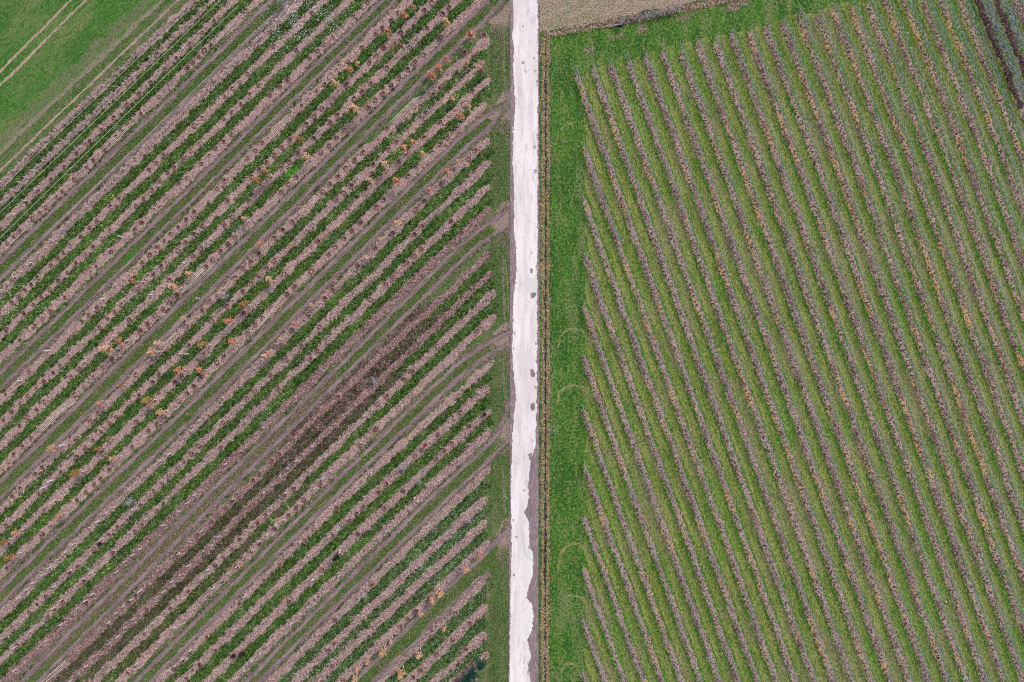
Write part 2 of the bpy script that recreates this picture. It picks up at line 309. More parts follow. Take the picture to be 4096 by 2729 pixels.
for i, (x, y, r) in enumerate([(2094, 104, 5), (2111, 46, 4), (2090, 252, 6), (2138, 287, 5), (2138, 235, 4), (2142, 590, 6), (2142, 688, 8), (2100, 290, 3), (2143, 1550, 5), (2056, 940, 5), (2130, 1760, 4), (2053, 2080, 4), (2065, 2150, 5), (2056, 2300, 4), (2060, 1010, 4), (2095, 1960, 4), (2127, 1010, 3), (2062, 2480, 3), (2052, 1280, 5), (2060, 1330, 6)]):
    rpatch([(x-r, y-r), (x+r*.7, y-r*1.3), (x+r, y+r), (x-r*.6, y+r*1.4)], M['pothole'], 40+i, .12)

for i in range(46):
    y = random.uniform(0, 2729); lf = random.random() < .5; e_ = np.interp(y, *np.array(Lp if lf else Rp, float).T); r = random.uniform(1.6, 4.5); x = e_+random.uniform(-3, 5)*(1 if lf else -1); hh = random.uniform(1, 3.2)
    rpatch([(x+r*random.uniform(.6, 1.1)*math.cos(a), y+hh*r*random.uniform(.6, 1.1)*math.sin(a)) for a in np.linspace(0, 6.283, 8)[:-1]], M['pothole'], 300+i, .05).location.z = .004+i*.0006
# ------------------------------------------------------------ nursery rows
R_ = {1: (643, 29), 2: (720, 100), 3: (809, 183), 4: (907, 272), 5: (1075, 435, -140), 6: (1164, 531, -49), 7: (1251, 623, 47), 8: (1338, 713, 134),
      9: (1505, 879, 277), 10: (1599, 966, 377), 11: (1686, 1048, 462), 12: (1779, 1135, 551), 13: (1942, 1303, 711, 1963, 150), 14: (2020, 1383, 800, 1935, 242),
      15: (2114, 1478, 885, 1963, 312), 16: (2199, 1572, 983, 1950, 410), 17: (2368, 1739, 1144, 1960, 550), 18: (2462, 1829, 1242, 1963, 642), 19: (2549, 1913, 1325, 1963, 738),
      20: (2643, 2012, 1422, 1960, 828), 21: (None, 2181, 1585, 1967, 1005), 22: (None, 2272, 1686, 1967, 1087), 23: (None, 2366, 1775, 1983, 1160), 24: (None, 2460, 1860, 1987, 1255),
      25: (None, 2614, 2014, 1979, 1438), 26: (None, 2699, 2112, 1958, 1540), 27: (None, None, 2212, 1967, 1634), 28: (None, None, 2306, 1963, 1716), 29: (None, None, 2462, 1960, 1869),
      30: (None, None, 2560, 1951, 1986), 31: (None, None, 2641, 1948, 2080), 32: (None, None, 2735, 1960, 2162), 33: (None, None, 2885, 1948, 2306), 34: (None, None, 2995, 1952, 2422),
      35: (None, None, 3085, 1948, 2530), 36: (None, None, 3170, 1956, 2607)}
ROW = {}
for k, v in R_.items():
    v = list(v)
    y750 = v[1] if v[1] is not None else v[2]+595
    y100 = v[0] if v[0] is not None else y750+632
    y1350 = v[2] if len(v) > 2 else y750-578
    tip = (v[3], v[4]) if len(v) > 3 else (1960, y1350-588)
    pts = [(-60, y100+158), (100, y100), (750, y750), (1350, y1350)]
    if k == 33: pts += [(1755, 2494)]
    if k == 34: pts += [(1684, 2683), (1873, 2489)]
    pts.append(tip); ROW[k] = pts
def inframe(pts, m=70):
    q = []; pts = [np.array(p, float) for p in pts]
    for a, b in zip(pts[:-1], pts[1:]):
        for t in np.linspace(0, 1, 200):
            p = a+(b-a)*t
            if -m < p[1] < 2729+m: q.append(tuple(p))
    return q
def rowy(k, x): p = np.array(ROW[k]); return float(np.interp(x, p[:, 0], p[:, 1]))
HW = {1: .50, 2: .53, 3: .52, 4: .55, 5: .66}
for k in ROW:
    q = inframe(ROW[k])
    hw = HW.get(k, .62 if k < 17 else .60)
    if k in (6, 7): hw = .50
    if k >= 29: hw = .66
    strip('soil_strip', P(q), hw, .02, M['soil3'] if k in (20, 21, 22) else M['soil'] if k < 17 or k in (24, 25) else M['soil2'], 100+k*7, (.17, .13), relief=.07, lowamp=.24 if k in (6, 7, 10, 11, 14, 15, 18, 19, 34, 35) else .12, taper=k > 12)
# grassy strips between the rows of one block
GAPS = []
for k in range(1, 36):
    if k % 4 == 0: continue
    a = np.array(ROW[k]); b = np.array(ROW[k+1]); xs = np.linspace(-60, min(a[-1, 0], b[-1, 0]) + (4 if k > 12 else 0), 120)
    ym = (np.interp(xs, a[:, 0], a[:, 1])+np.interp(xs, b[:, 0], b[:, 1]))/2
    q = [(x, y) for x, y in zip(xs, ym) if -60 < y < 2790]
    if len(q) > 3: GAPS.append((k, q))
def mkgrass(name, dark):
    if dark: return gmat(name, (.033, .088, .014), [((.075, .14, .026), 1.1, .42, .6, .8, RN, 3), ((.19, .145, .12), 1.3, .56, .63, .6, RN, 1.5), ((.17, .20, .08), 5, .55, .7, .6, 0, 1), ((.015, .05, .01), 6, .5, .68, .8, 0, 1)])
    return gmat(name, (.08, .06, .042), [((.12, .075, .066), .9, .42, .62, .8, RN, 3), ((.17, .19, .08), 5, .55, .7, .6, 0, 1), ((.04, .05, .02), 6, .5, .68, .8, 0, 1)])
M['gdark'] = mkgrass('weedy_strip', True); M['gbrown'] = mkgrass('mossy_brown_strip', False)
for k, q in GAPS:
    strip('grass_strip', P(q), .44, .012, M['gdark'], 700+k*5, (.20, .16), taper=k > 12, lowamp=.2)
    if k in (21, 22, 23):
        q = [p for p in q if p[0] < {21: 1740, 22: 1600, 23: 1250}[k]]; strip('mossy_strip', P(q), .55, .017, M['gbrown'], 760+k, (.17, .13))
M['brownmix'] = gmat('brown_trodden_track_side', (.20, .145, .12), [((.13, .14, .065), .8, .5, .6, .8, RN, 4), ((.28, .21, .18), 3, .5, .66, .8, RN, 2), ((.09, .06, .05), 5, .5, .66, .8, 0, 1)])
a9 = [(-60, 2840), (100, 2690), (750, 2093), (1100, 1745), (1350, 1500)]
strip('dirt_track', P(inframe(a9)), 1.25, .008, M['brownmix'], 870, (.3, .2), taper=True)
# wheel ruts
TR = [[(-60, 1108), (100, 954), (750, 330), (1120, -30)], [(-60, 1172), (100, 1017), (750, 402), (1190, -30)],
      [(-60, 1552), (100, 1397), (750, 765), (1350, 176), (1560, -25)], [(-60, 1612), (100, 1458), (750, 820), (1350, 225), (1620, -35)],
      [(-60, 1985), (100, 1829), (750, 1182), (1350, 598), (1760, 190), (1985, -30)], [(-60, 2054), (100, 1898), (750, 1258), (1350, 652), (1651, 354), (1873, 142), (1996, 28), (2044, -40)],
      [(-60, 2417), (100, 2259), (750, 1628), (1350, 1035), (1850, 539), (1952, 461), (2038, 406)], [(-60, 2477), (100, 2319), (750, 1695), (1350, 1097), (1850, 602), (1967, 500), (2020, 455), (2042, 390)],
      [(30, 2790), (100, 2667+45), (750, 2060), (1350, 1471), (1850, 973), (1952, 895), (2040, 835)], [(80, 2800), (750, 2125), (1350, 1529), (1850, 1036), (1936, 958), (2040, 900)],
      [(480, 2790), (750, 2518), (1350, 1920), (1764, 1519), (1873, 1420), (2005, 1345), (2045, 1325)], [(540, 2790), (750, 2578), (1350, 1976), (1850, 1494), (1967, 1408), (2045, 1370)],
      [(920, 2790), (1350, 2362), (1850, 1869), (1950, 1783), (2018, 1715), (2034, 1600)], [(970, 2790), (1350, 2415), (1850, 1939), (1950, 1845), (2040, 1755)],
      [(1355, 2790), (1415, 2729), (1802, 2338), (1944, 2215), (2038, 2107)], [(1440, 2790), (1519, 2697), (1684, 2555), (1873, 2357), (1960, 2290)]]
M['redbrown'] = gmat('reddish_bare_soil', (.165, .105, .10), [((.07, .085, .03), 1.5, .46, .56, .9, RN, 3), ((.22, .14, .13), 3, .54, .66, .8, RN, 2), ((.06, .03, .03), 3.5, .5, .62, .8, 0, 1)])
q = [(x, (rowy(21, x)+rowy(22, x))/2-6) for x in np.linspace(1120, 1770, 40)]
strip('bare_soil', P(q), 2.1, .047, M['redbrown'], 1390, (.6, .35), taper=True, taper0=True, lowamp=.5)
M['mud'] = gmat('muddy_track_side', (.19, .145, .125), [((.075, .12, .035), 1.6, .45, .54, .9, RN, 2.5), ((.30, .225, .20), 3.5, .54, .66, .8, RN, 1.5), ((.10, .07, .06), 3.5, .5, .66, .8, 0, 1)])
for i, q in enumerate(TR):
    o_ = 5 if i % 2 else -4
    strip('dirt_track', P([(x+o_, y+o_) for x, y in q]), .42, .018+.0016*i, M['mud'], 1400+i*9, (.16, .14), taper=False)
for i, q in enumerate(TR):
    strip('wheel_rut', P(q),  (.27, .23, .25, .20, .29, .27, .27, .25, .27, .25, .24, .30, .25, .26, .28, .35)[i], .046+.0016*i, M['rut'], 900+i*9, (.09, .08), taper=False)
for k, (x0, y0) in enumerate([(2000, 60), (2010, 430), (2005, 880), (2010, 1345), (2022, 1720), (2015, 2140)]):
    poly('dirt_patch', [(x0-55, y0+30), (x0-20, y0-25), (x0+5, y0-60), (x0+38, y0-75), (x0+38, y0+55), (x0+10, y0+45), (x0-25, y0+45)], .016, M['bare'], .55, 60+k)
    poly('dirt_patch', [(x0-40, y0+70), (x0-10, y0+25), (x0+34, y0+10), (x0+36, y0+120), (x0+22, y0+180), (x0+10, y0+110), (x0-20, y0+95)], .0135, M['worn'], .55, 160+k)
for k, (x, y, rx, ry) in enumerate([(2354, 193, 20, 14), (2465, 153, 26, 11), (2565, 125, 26, 18), (2950, 25, 50, 14), (2533, 620, 10, 12), (2740, 75, 35, 12)]):
    poly('dirt_patch', [(x+rx*math.cos(a)*(1+.3*math.sin(3*a+k)), y-ry*math.sin(a)*(1+.35*math.cos(2*a+k))-.3*rx*math.cos(a)) for a in np.linspace(0, 2*math.pi, 24)[:-1]], .02, M['worn'], .45, 80+k)
# pale wheel marks on the headlands
for i, (pts, w) in enumerate([([(2232, 1400), (2240, 1350), (2262, 1322), (2292, 1313), (2325, 1320), (2345, 1352)], .16), ([(2228, 1620), (2236, 1575), (2260, 1550), (2290, 1541), (2335, 1552), (2365, 1590), (2372, 1620)], .25),
    ([(2230, 2290), (2245, 2215), (2270, 2183), (2305, 2172), (2340, 2192), (2358, 2230)], .25), ([(2240, 2400), (2280, 2380), (2330, 2392), (2352, 2430)], .18), ([(2240, 520), (2268, 497), (2310, 488)], .2),
    ([(2235, 2700), (2262, 2662), (2300, 2650)], .2)]):
    strip('wheel_mark', P(pts), w, .02+.0016*i, M['arc'], 1200+i, (.08, .08), taper=True, taper0=True)
for i, (x, y0, y1, w) in enumerate([(2012, 90, 400, .16), (2025, 300, 470, .12), (2010, 1020, 1290, .18), (2024, 1030, 1260, .1), (2012, 1430, 1640, .2), (2024, 1500, 1800, .13), (2010, 1860, 2060, .15)]):
    strip('wheel_mark', P([(x, y0), (x+4, (y0+y1)/2), (x+10, y1)]), w, .022+.0016*i, M['greyline'], 1250+i, (.08, .06), taper0=True)
poly('grass_patch', [(1140, 700), (1165, 665), (1200, 660), (1195, 680), (1165, 712), (1145, 720)], .03, gmat('bright_grass', (.06, .30, .02), [((.03, .2, .01), 3, .45, .6, .9, 0, 1)]), .3, 5)
poly('grass_patch', [(490, 1040), (520, 1010), (560, 980), (555, 1000), (520, 1040), (495, 1052)], .03, gmat('fresh_grass', (.05, .22, .03), [((.03, .15, .02), 3, .45, .6, .9, 0, 1)]), .25, 6)

# ditch
strip('ditch_water', P([(2181, 148), (2183, 700), (2182, 1400), (2181, 2100), (2180, 2800)]), .17, .02, M['water'], 1300, (.07, .06), taper=False)
strip('ditch_water', P([(2450, 104), (2500, 90), (2560, 62), (2640, 36)]), .30, .034, M['water'], 1310, (.2, .1), taper=True, taper0=True)
for s, w, sd in ((-1, .24, 1), (1, .22, 2)):
    strip('ditch_bank', P([(2182+s*9, 150), (2183+s*10, 700), (2182+s*10, 1400), (2181+s*10, 2100), (2180+s*10, 2800)]), w, .028, M['bank'], 1320+sd, (.13, .10), taper=False)
strip('ditch_bank', P([(2178, 150), (2186, 137), (2215, 130), (2330, 113), (2430, 97), (2519, 78), (2640, 52), (2750, 32), (2850, 12), (3000, -20)]), .50, .026, M['bank'], 1330, (.2, .12), taper=False)

# ------------------------------------------------------------ vine rows
VR = {}
def vx(n, y): return 2333+(y-(380+210*n))*.361-1.25*max(0, -n)*max(0, 1-y/680.0)
tips = {0: 288, -1: 274, -2: 255, -3: 243, -4: 224, -5: 208, -6: 200, -7: 175, -8: 160, -9: 132, -10: 125, -11: 104, -12: 87, -13: 52, -14: 57, -15: 33, -16: 28, -17: 5}
for n in range(11, -27, -1):
    y0 = tips.get(n, 380+210*n if n > 0 else -40)
    if n > 0: y0 += random.uniform(-12, 16)
    ymax = 2790 if n > -13 else 2790
    q = [(vx(n, y), y) for y in np.linspace(y0, ymax, 60)]
    q = [p for p in q if p[0] < 4150]
    if len(q) > 2: VR[n] = q
for n, q in VR.items():
    strip('soil_strip', P(q[::-1]), .42 if n > -8 else .40, .022, M['vsoil'], 2000+n*11, (.12, .11), relief=.05, taper=True, lowamp=.10)
for n in (-23, -24):
    q = [p for p in VR[n] if p[1] < 480]
    if len(q) > 1: strip('soil_strip', P(q), .40, .075, M['vsoil_dark'], 2500-n, (.14, .12))

# ------------------------------------------------------------ ground cover made of many small leaves
def stuffq(name, V, col, label, cat): return tag(quads(name, V, col, M['tint']), label, cat, kind='stuff')
GV = []; GC = []
def clumps(xy, dens_leaf, r, zh, cols, L=(.09, .17), wd=.55, jit=.3, p=None):
    n = len(xy)
    if not n: return
    base = pal(n, cols, jit, p); k = dens_leaf
    c = np.repeat(xy, k, 0)+rng.normal(0, 1, (n*k, 2))*np.repeat(np.broadcast_to(r, (n,)), k)[:, None]*.6
    col = np.repeat(base, k, 0)*rng.uniform(.65, 1.4, (n*k, 1))
    le = rng.uniform(L[0], L[1], n*k)
    GV.append(leaves(c, rng.uniform(.02, zh, n*k), le, le*wd, rng.uniform(-.2, .9, n*k))); GC.append(np.clip(col, 0, 1))
def along(q, density, hw, edgebias=0):
    """random points in a ribbon"""
    pq, t = resample(P(q), .3); T = np.gradient(pq, axis=0); T /= np.linalg.norm(T, axis=1)[:, None]; Nn = np.stack([-T[:, 1], T[:, 0]], 1)
    n = int(t[-1]*2*hw*density); i = rng.integers(0, len(pq), n); u = rng.uniform(-1, 1, n)
    if edgebias: u = np.sign(u)*np.abs(u)**(1/(1+edgebias))
    return pq[i]+T[i]*rng.uniform(-.15, .15, (n, 1))+Nn[i]*(u*hw)[:, None], u
DK = [(.014, .056, .006), (.024, .082, .010), (.045, .12, .016), (.09, .17, .028), (.19, .25, .065)]
for k, q in GAPS:
    xy, u = along(q, 15, .60, .3); xy = xy[np.abs(u) < .70+.75*(n2(xy[:, 0]*1.1, xy[:, 1]*1.1, k+40)-.35)]
    keep = n2(xy[:, 0]*.45, xy[:, 1]*.45, k) > .16; xy = xy[keep]
    if k in (21, 22):
        m_ = xy[:, 0] > (-13+rng.normal(0, 2, len(xy))); clumps(xy[m_], 9, .16, .14, DK); xy = xy[~m_]
    if k in (21, 22): cols = [(.03, .045, .016), (.055, .05, .025), (.09, .055, .045), (.055, .075, .025), (.15, .11, .08)]
    elif k >= 29: cols = [(.02, .07, .015), (.03, .10, .02), (.08, .14, .05), (.2, .24, .17)]
    else: cols = DK
    hh = n2(xy[:, 0]*.16, xy[:, 1]*.16, 21)+.5*n2(xy[:, 0]*.5, xy[:, 1]*.5, 22); hi_ = hh > 1.0; lo_ = hh < .55
    clumps(xy[hi_], 9, .17, .12, [tuple(min(1, c*1.55+.012) for c in x) for x in cols]); clumps(xy[lo_], 10, .15, .16, [tuple(c*.72 for c in x) for x in cols]); clumps(xy[~hi_ & ~lo_], 9, .16, .14, cols)
    e, u = along(q, 5.5, .60, 3); m_ = np.abs(u) > .78; e = e[m_]; e = e[n2(e[:, 0]*.7, e[:, 1]*.7, k+3) > .35]
    clumps(e, 14, .17, .2, [(.008, .045, .006), (.014, .06, .010), (.025, .085, .015)])
for k in ROW:
    e, u = along(inframe(ROW[k]), .8, .55); e = e[n2(e[:, 0]*.4, e[:, 1]*.4, k+5) > .5]
    clumps(e, 9, .11, .2, [(.01, .05, .008), (.02, .08, .015), (.06, .13, .03)])
# thin weedy lines beside the ruts
for i, q in enumerate(TR):
    off = -14 if i % 2 == 0 else 14
    q2 = [(x+off*.7, y+off*.7) for x, y in q if x < 1950]
    e, u = along(q2, 11, .13); e = e[n2(e[:, 0]*.5, e[:, 1]*.5, i) > (.45 if i % 2 == 0 else .62)]
    clumps(e, 10, .12, .13, [(.014, .06, .010), (.03, .09, .02), (.06, .12, .03)])
# middle of the tracks and the rest of the nursery grass
for i in range(0, len(TR), 2):
    a = np.array(TR[i], float); b = np.array(TR[i+1], float); xs = np.linspace(-60, 1960, 150)
    xs = xs[(xs >= max(a[0, 0], b[0, 0])) & (xs <= min(a[-1, 0], b[-1, 0]))]
    q = [(x, (np.interp(x, a[:, 0], a[:, 1])+np.interp(x, b[:, 0], b[:, 1]))/2) for x in xs]
    e, u = along(q, 95, .44); clumps(e, 1, .05, .06, [(.05, .12, .018), (.12, .18, .04), (.26, .27, .10), (.025, .075, .012), (.16, .12, .09)], jit=.3)
stuffq('weed_clumps', np.concatenate(GV), np.concatenate(GC), 'dark green leafy weeds filling the strips between the nursery soil rows', 'weeds')
GV = []; GC = []
n = 150000
xy = np.c_[rng.uniform(4.4, 73.5, n), rng.uniform(-49, 49, n)]
px = xy[:, 0]*S+2048; py = 1364.5-xy[:, 1]*S
ph = (px-2333-.361*(py-380))/75.81; ph = ph-np.floor(ph)            # where between two soil strips
lim = 150-.19*(px-2160)
keep = (py > lim) & ((px < 2330) | (np.abs(ph-.5) < .31) | (py < 300-.25*(px-2300)))
xy = xy[keep]; px = px[keep]; ph = ph[keep]
dk = np.abs(ph-.5) > .19
dk |= (px < 2330) & (n2(xy[:, 0]*.8, xy[:, 1]*.25, 2) > .5)
col = np.where(dk[:, None], pal(len(xy), [(.018, .085, .006), (.035, .145, .010), (.085, .22, .02)], .3), pal(len(xy), [(.14, .22, .03), (.25, .30, .07), (.40, .38, .15), (.05, .14, .012)], .35))
n = len(xy); le = rng.uniform(.10, .18, n)
stuffq('mown_grass', leaves(xy, rng.uniform(.0, .05, n), le, le*.45, rng.uniform(0, .7, n)), col, 'short green and straw-coloured grass between the vine rows', 'grass')
n = 50000; xy = np.c_[rng.uniform(-73, -24, n), rng.uniform(0, 49, n)]; px = xy[:, 0]*S+2048; py = 1364.5-xy[:, 1]*S
xy = xy[py < 600-.945*px]; n = len(xy); le = rng.uniform(.12, .22, n)
f = n2(xy[:, 0]*.25, xy[:, 1]*.25, 4)[:, None]
col = pal(n, [(.05, .15, .02), (.08, .18, .035), (.17, .23, .08), (.03, .11, .012)], .25)*(.8+.5*f)
stuffq('pasture_grass', leaves(xy, rng.uniform(.0, .05, n), le, le*.35, rng.uniform(0, .6, n), rng.normal(RN, .6, n)), col, 'green pasture grass in the upper left corner field', 'grass')
# nursery headland grass
GV = []; GC = []
n = 14000; xy = np.c_[rng.uniform(-3.1, -.35, n), rng.uniform(-49, 49, n)]
py = 1364.5-xy[:, 1]*S; m_ = np.ones(n, bool)
for yc in (60, 430, 880, 1345, 1720, 2140): m_ &= np.abs(py-yc) > rng.uniform(30, 75, n)
clumps(xy[m_], 2, .06, .06, [(.03, .10, .02), (.07, .15, .03), (.14, .19, .06), (.19, .2, .1)])
stuffq('headland_grass', np.concatenate(GV), np.concatenate(GC), 'patchy green grass strip between the nursery rows and the pale road', 'grass')
# dry litter, petals and clods
GV = []; GC = []
for k in ROW:
    q = inframe(ROW[k]); e, u = along(q, 26 if k < 17 else 34, .6)
    n = len(e); le = rng.uniform(.06, .16, n)
    GV.append(leaves(e, rng.uniform(.09, .12, n), le, le*.6, rng.uniform(0, .3, n))); GC.append(pal(n, [(.30, .19, .18), (.12, .065, .065), (.20, .12, .11), (.42, .30, .28)], .2, [.34, .34, .22, .1]) if 20 <= k <= 22 else pal(n, [(.64, .51, .46) if k < 17 else (.50, .40, .38), (.12, .07, .065), (.20, .12, .11), (.42, .22, .17)], .2, [.33, .35, .24, .08]))
for k, q in GAPS:
    e, u = along(q, 8 if k < 29 else 16, .5); n = len(e); le = rng.uniform(.05, .09, n)
    GV.append(leaves(e, rng.uniform(.15, .19, n), le, le*.7, rng.uniform(0, .3, n))); GC.append(pal(n, [(.75, .74, .60), (.55, .58, .30), (.7, .62, .6)], .2))
# pale petals thick on the ground at the top of the nursery
n = 2600; px = rng.normal(1200, 110, n); py = rng.normal(70, 80, n); xy = np.c_[(px-2048)/S, (1364.5-py)/S]; xy = xy[n2(xy[:, 0]*.8, xy[:, 1]*.8, 5) > .42]; n = len(xy); le = rng.uniform(.06, .13, n)
GV.append(leaves(xy, rng.uniform(.17, .21, n), le, le*.7, rng.uniform(0, .3, n))); GC.append(pal(n, [(.8, .74, .78), (.62, .54, .6)], .15))
# vine litter
for nn, q in VR.items():
    e, u = along(q[::-1], 20, .46); n = len(e); le = rng.uniform(.06, .15, n)
    f = n2(e[:, 0]*.5, e[:, 1]*.25, 8)
    c1 = pal(n, [(.08, .05, .05), (.36, .29, .25), (.18, .12, .11)], .25); c2 = pal(n, [(.47, .29, .12), (.42, .29, .15), (.28, .18, .10)], .2)
    lx = u < .2
    GV.append(leaves(e, rng.uniform(.07, .11, n), le, le*.5, rng.uniform(0, .5, n))); GC.append(np.where(((f > .62) & lx)[:, None], c2, c1))
stuffq('plant_litter', np.concatenate(GV), np.concatenate(GC), 'dry leaves, petals and straw bits scattered over the soil rows', 'litter')
# reeds on the ditch banks
GV = []; GC = []
RE = [(.42, .31, .20), (.55, .36, .09), (.25, .18, .12), (.10, .07, .06), (.5, .42, .32)]
for s in (-1, 1):
    q = [(2182+s*9, 150), (2183+s*10, 700), (2182+s*10, 1400), (2180+s*10, 2790)]
    e, u = along(q, 22, .24); clumps(e, 4, .07, .22, RE, L=(.12, .25), wd=.25)
    q = [(2182+s*20, 160), (2183+s*19, 1400), (2180+s*19, 2790)]
    e, u = along(q, 9, .16); clumps(e, 5, .1, .12, [(.025, .08, .02), (.05, .12, .03), (.12, .16, .05)])
q = [(2182, 140), (2215, 131), (2330, 113), (2430, 97), (2519, 78), (2640, 52), (2750, 32), (2850, 12), (2950, -15)]
e, u = along(q, 20, .50); clumps(e, 5, .1, .35, [(.40, .32, .25), (.28, .21, .16), (.11, .08, .07), (.5, .42, .34)], L=(.15, .35), wd=.22)
q = [(x+3, y+14) for x, y in q]; e, u = along(q, 20, .12); clumps(e, 4, .08, .15, [(.5, .36, .12), (.38, .3, .12)], wd=.3)
stuffq('dry_sedge', np.concatenate(GV), np.concatenate(GC), 'dry tan and ochre sedge lining the narrow drainage ditch', 'sedge')

# ------------------------------------------------------------ planting holes
T0 = {(0, 0): "1820,180 1715,280 1612,380 1790,390 1735,435b 1690,487 1640,535 1595,578b 1500,495 1400,590 1280,700 1350,822 1183,795 1080,893 1200,965 968,1000 1097,1063 1045,1115 865,1103 765,1198 990,1160 938,1215 893,1265 655,1303 797,1360 738,1413 550,1415 437,1525 632,1525 2087,95 2325,395 2100,627 2035,697 1972,757 1905,822 2195,727 2118,800 2045,883 1967,950 1900,1015 2290,810 1720,1003 1650,1070 1393,1320 1328,1382 1265,1440 1690,1222 1620,1283 1557,1355 1483,1423 1428,1470 1967,1140 1900,1203 1830,1260 1780,1323 1712,1388 1588,1508 1905,1533 2165,1278 2100,1340 2225,1210 2262,1380 2200,1440 2135,1500 1520,1560",
 (1000, 0): "1000,22 1543,25 1478,92 1690,68 1633,122 1250,112 1195,172 527,108 877,140 1500,243 1125,238 1070,293 1280,283 703,318 633,380 1615,323b 1978,300b 217,395 390,425 575,437 510,493 952,407 1140,410 1075,475 1473,468 1817,450b 1398,530b 830,523 1013,533 1160,578 1333,590 320,678b 75,727 257,740 632,717 820,722 1025,712 1197,727 1262,663 1130,795 1880,772 953,775 170,812 565,775 883,840 1065,850 1003,912b 440,900 613,922 747,977 543,990 1610,1038 685,1040 477,1052 1160,1090 803,1105 1757,1095 1677,1168 1477,1170 338,1185 540,1175 733,1170 1613,1230 1240,1205 672,1238 1180,1270 1912,1278 275,1252 603,1295 958,1293 1548,1297 205,1318 407,1303 1853,1350 887,1360 337,1373 1265,1370 142,1380 1043,1398 817,1428 1407,1425 82,1440 1338,1495 268,1425 393,1502 680,1562",
 (0, 680): "437,83 330,185 530,182 483,230 230,283 393,317 342,365 283,415b 12,495 177,520 120,570 67,622 1525,130 1360,98 1290,170 1222,243 1155,307 1012,243 945,315 827,430 760,493 937,513 870,585 690,565 600,645 1203,447 1147,507 797,655 725,722 947,697 543,700 495,750 437,810 653,795 575,865 823,820 497,938 325,915 268,970 215,1020 427,1010 165,1075 105,1125 352,1073 290,1143 553,1080 210,1217 430,1200 370,1262 60,1355b 10,1230 300,1320 175,1445 1845,160 1650,355 1583,420 1515,485 1452,545 1395,600 1275,720 1335,655 1212,787 1932,262 2115,267 1972,398 1717,473 1910,467 1645,543 1578,617 1513,685 1710,668 1643,733 1995,573 1935,632b 1873,690 1807,763 1748,820 1372,815 1303,883 1438,937 1510,1060 1445,1125 1388,1180 1255,1305 1320,1237 1193,1368b 1180,1012 1035,1145 975,1203 917,1262 1100,1270 825,1165 757,1230 695,1287 850,1330 2198,710 2130,777 2065,833 1997,915b 2262,833 2200,895 2130,967 2060,1030 1853,1050 1785,1110 1720,1188 1800,1285 1580,1325 1603,1490 2165,1317 2100,1385 2233,1258 2068,1215 1930,1155",
 (1000, 680): "268,190 330,125 13,255 617,187 865,137 795,197 735,257 745,60 357,440 280,510 207,577 1133,255 1070,317b 938,447b 867,517 797,582 577,607 725,655 668,718 520,862b 380,990 317,1055 83,895 210,770 290,880 1625,120 1480,265 1410,335 1207,540b 1462,480 1393,548 1703,433 1793,537 1455,670 1397,732 1333,790 1217,910 1155,970 1065,665 915,808 1023,1098 635,1090 705,1020 498,1228 360,1358 42,1320 215,1500 117,1260 592,1333 440,1490 573,1535 1925,1367",
 (0, 1340): "640,505b 957,203 873,280 797,355 717,440 590,187 515,257 457,320 255,318 675,290 380,390 313,453 245,515 178,578 607,355 103,650 35,722 383,565 315,630 245,703 172,770 335,805 270,870 197,943 122,1010 55,505 1183,513 1300,400 1160,337 1353,335 1543,350 1650,435 1590,495 1523,560 1487,400 1305,195 1900,180 1845,235 1713,353 1160,733 770,730 833,665 990,693 935,753 865,820 795,890 1265,810b 1125,947 1330,755 1395,690 930,1143 880,1000b 657,1030 723,960 860,1213 803,1267 733,1330 362,1120 303,1180 520,1162 177,1300 112,1367 333,1340 382,1487 660,1400 1692,942b 1627,1005b 1563,1070 1500,1132 1435,1192 1380,1258 1310,1318 1193,1440 1875,955 1390,1430 1335,1487 1895,745 2163,475 2095,535 2297,340 2203,1175 2147,1233 2307,1063 1973,1403 1917,1460 1860,1520 2150,1437 2253,1525",
 (1000, 1340): "308,213 510,205 180,340 247,463 1590,95 1373,307b 1303,375 1157,518 1083,583 747,523b 367,893 250,1010b 190,1065 83,1175 25,1235 1065,802b 935,937b 600,1265 373,1295 293,1368 462,1395 395,1463 330,1527 30,1440 137,1525 1785,655 1857,775 1590,843 1707,915 1455,973 1400,1027 1283,1147 1157,1260 1300,1318 1090,1335 963,1458 740,1470 905,1515 1140,1468 1645,975 1580,1050",
 (0, 1989): "57,235 383,110 437,243 367,315b 85,397 65,603 1193,67 1210,235 1150,290 930,318 1000,250 868,390 803,440 963,473b 668,583 597,637 717,713 537,893b 393,838 320,908 255,972 472,953 412,1013 115,1103 155,1257b 737,893 1800,205 1678,320b 1563,432 1503,487b 1155,832 1093,893b 915,1067b 1247,950b 2187,217 2037,357 2203,395 2133,460 2068,525 1970,432 1893,505 1828,575b 2007,582b 1885,713 1757,832 1600,795 1450,943 1230,1157 893,1288 2310,640 2245,703 2037,907 1755,1183 1830,1297 1617,1313 1550,1388 1700,1420b 1480,1455 1587,1535 1085,1490",
 (1000, 1989): "85,392b 15,465 187,640 123,703 330,887b 213,270 843,197 707,325 467,370 260,573 913,310 612,612 1037,733b 722,1037b 720,1235 667,1297b 702,1427 790,1545 1405,965b 1333,1027 1275,1085 1743,980 1863,1065 1720,1205 1583,1330 1825,1285 1447,1467b 1385,1523 1757,1548 1520,850"}
holes = []
for (ox, oy), s in T0.items():
    for w in s.split():
        big = w.endswith('b'); x, y = map(float, w.rstrip('b').split(','))
        x = ox+x*.4719; y = oy+y*.4719
        if 0 < x < 2040 and 0 < y < 2729 and all((x-a)**2+(y-b)**2 > 144 for a, b, _ in holes): holes.append((x, y, big))
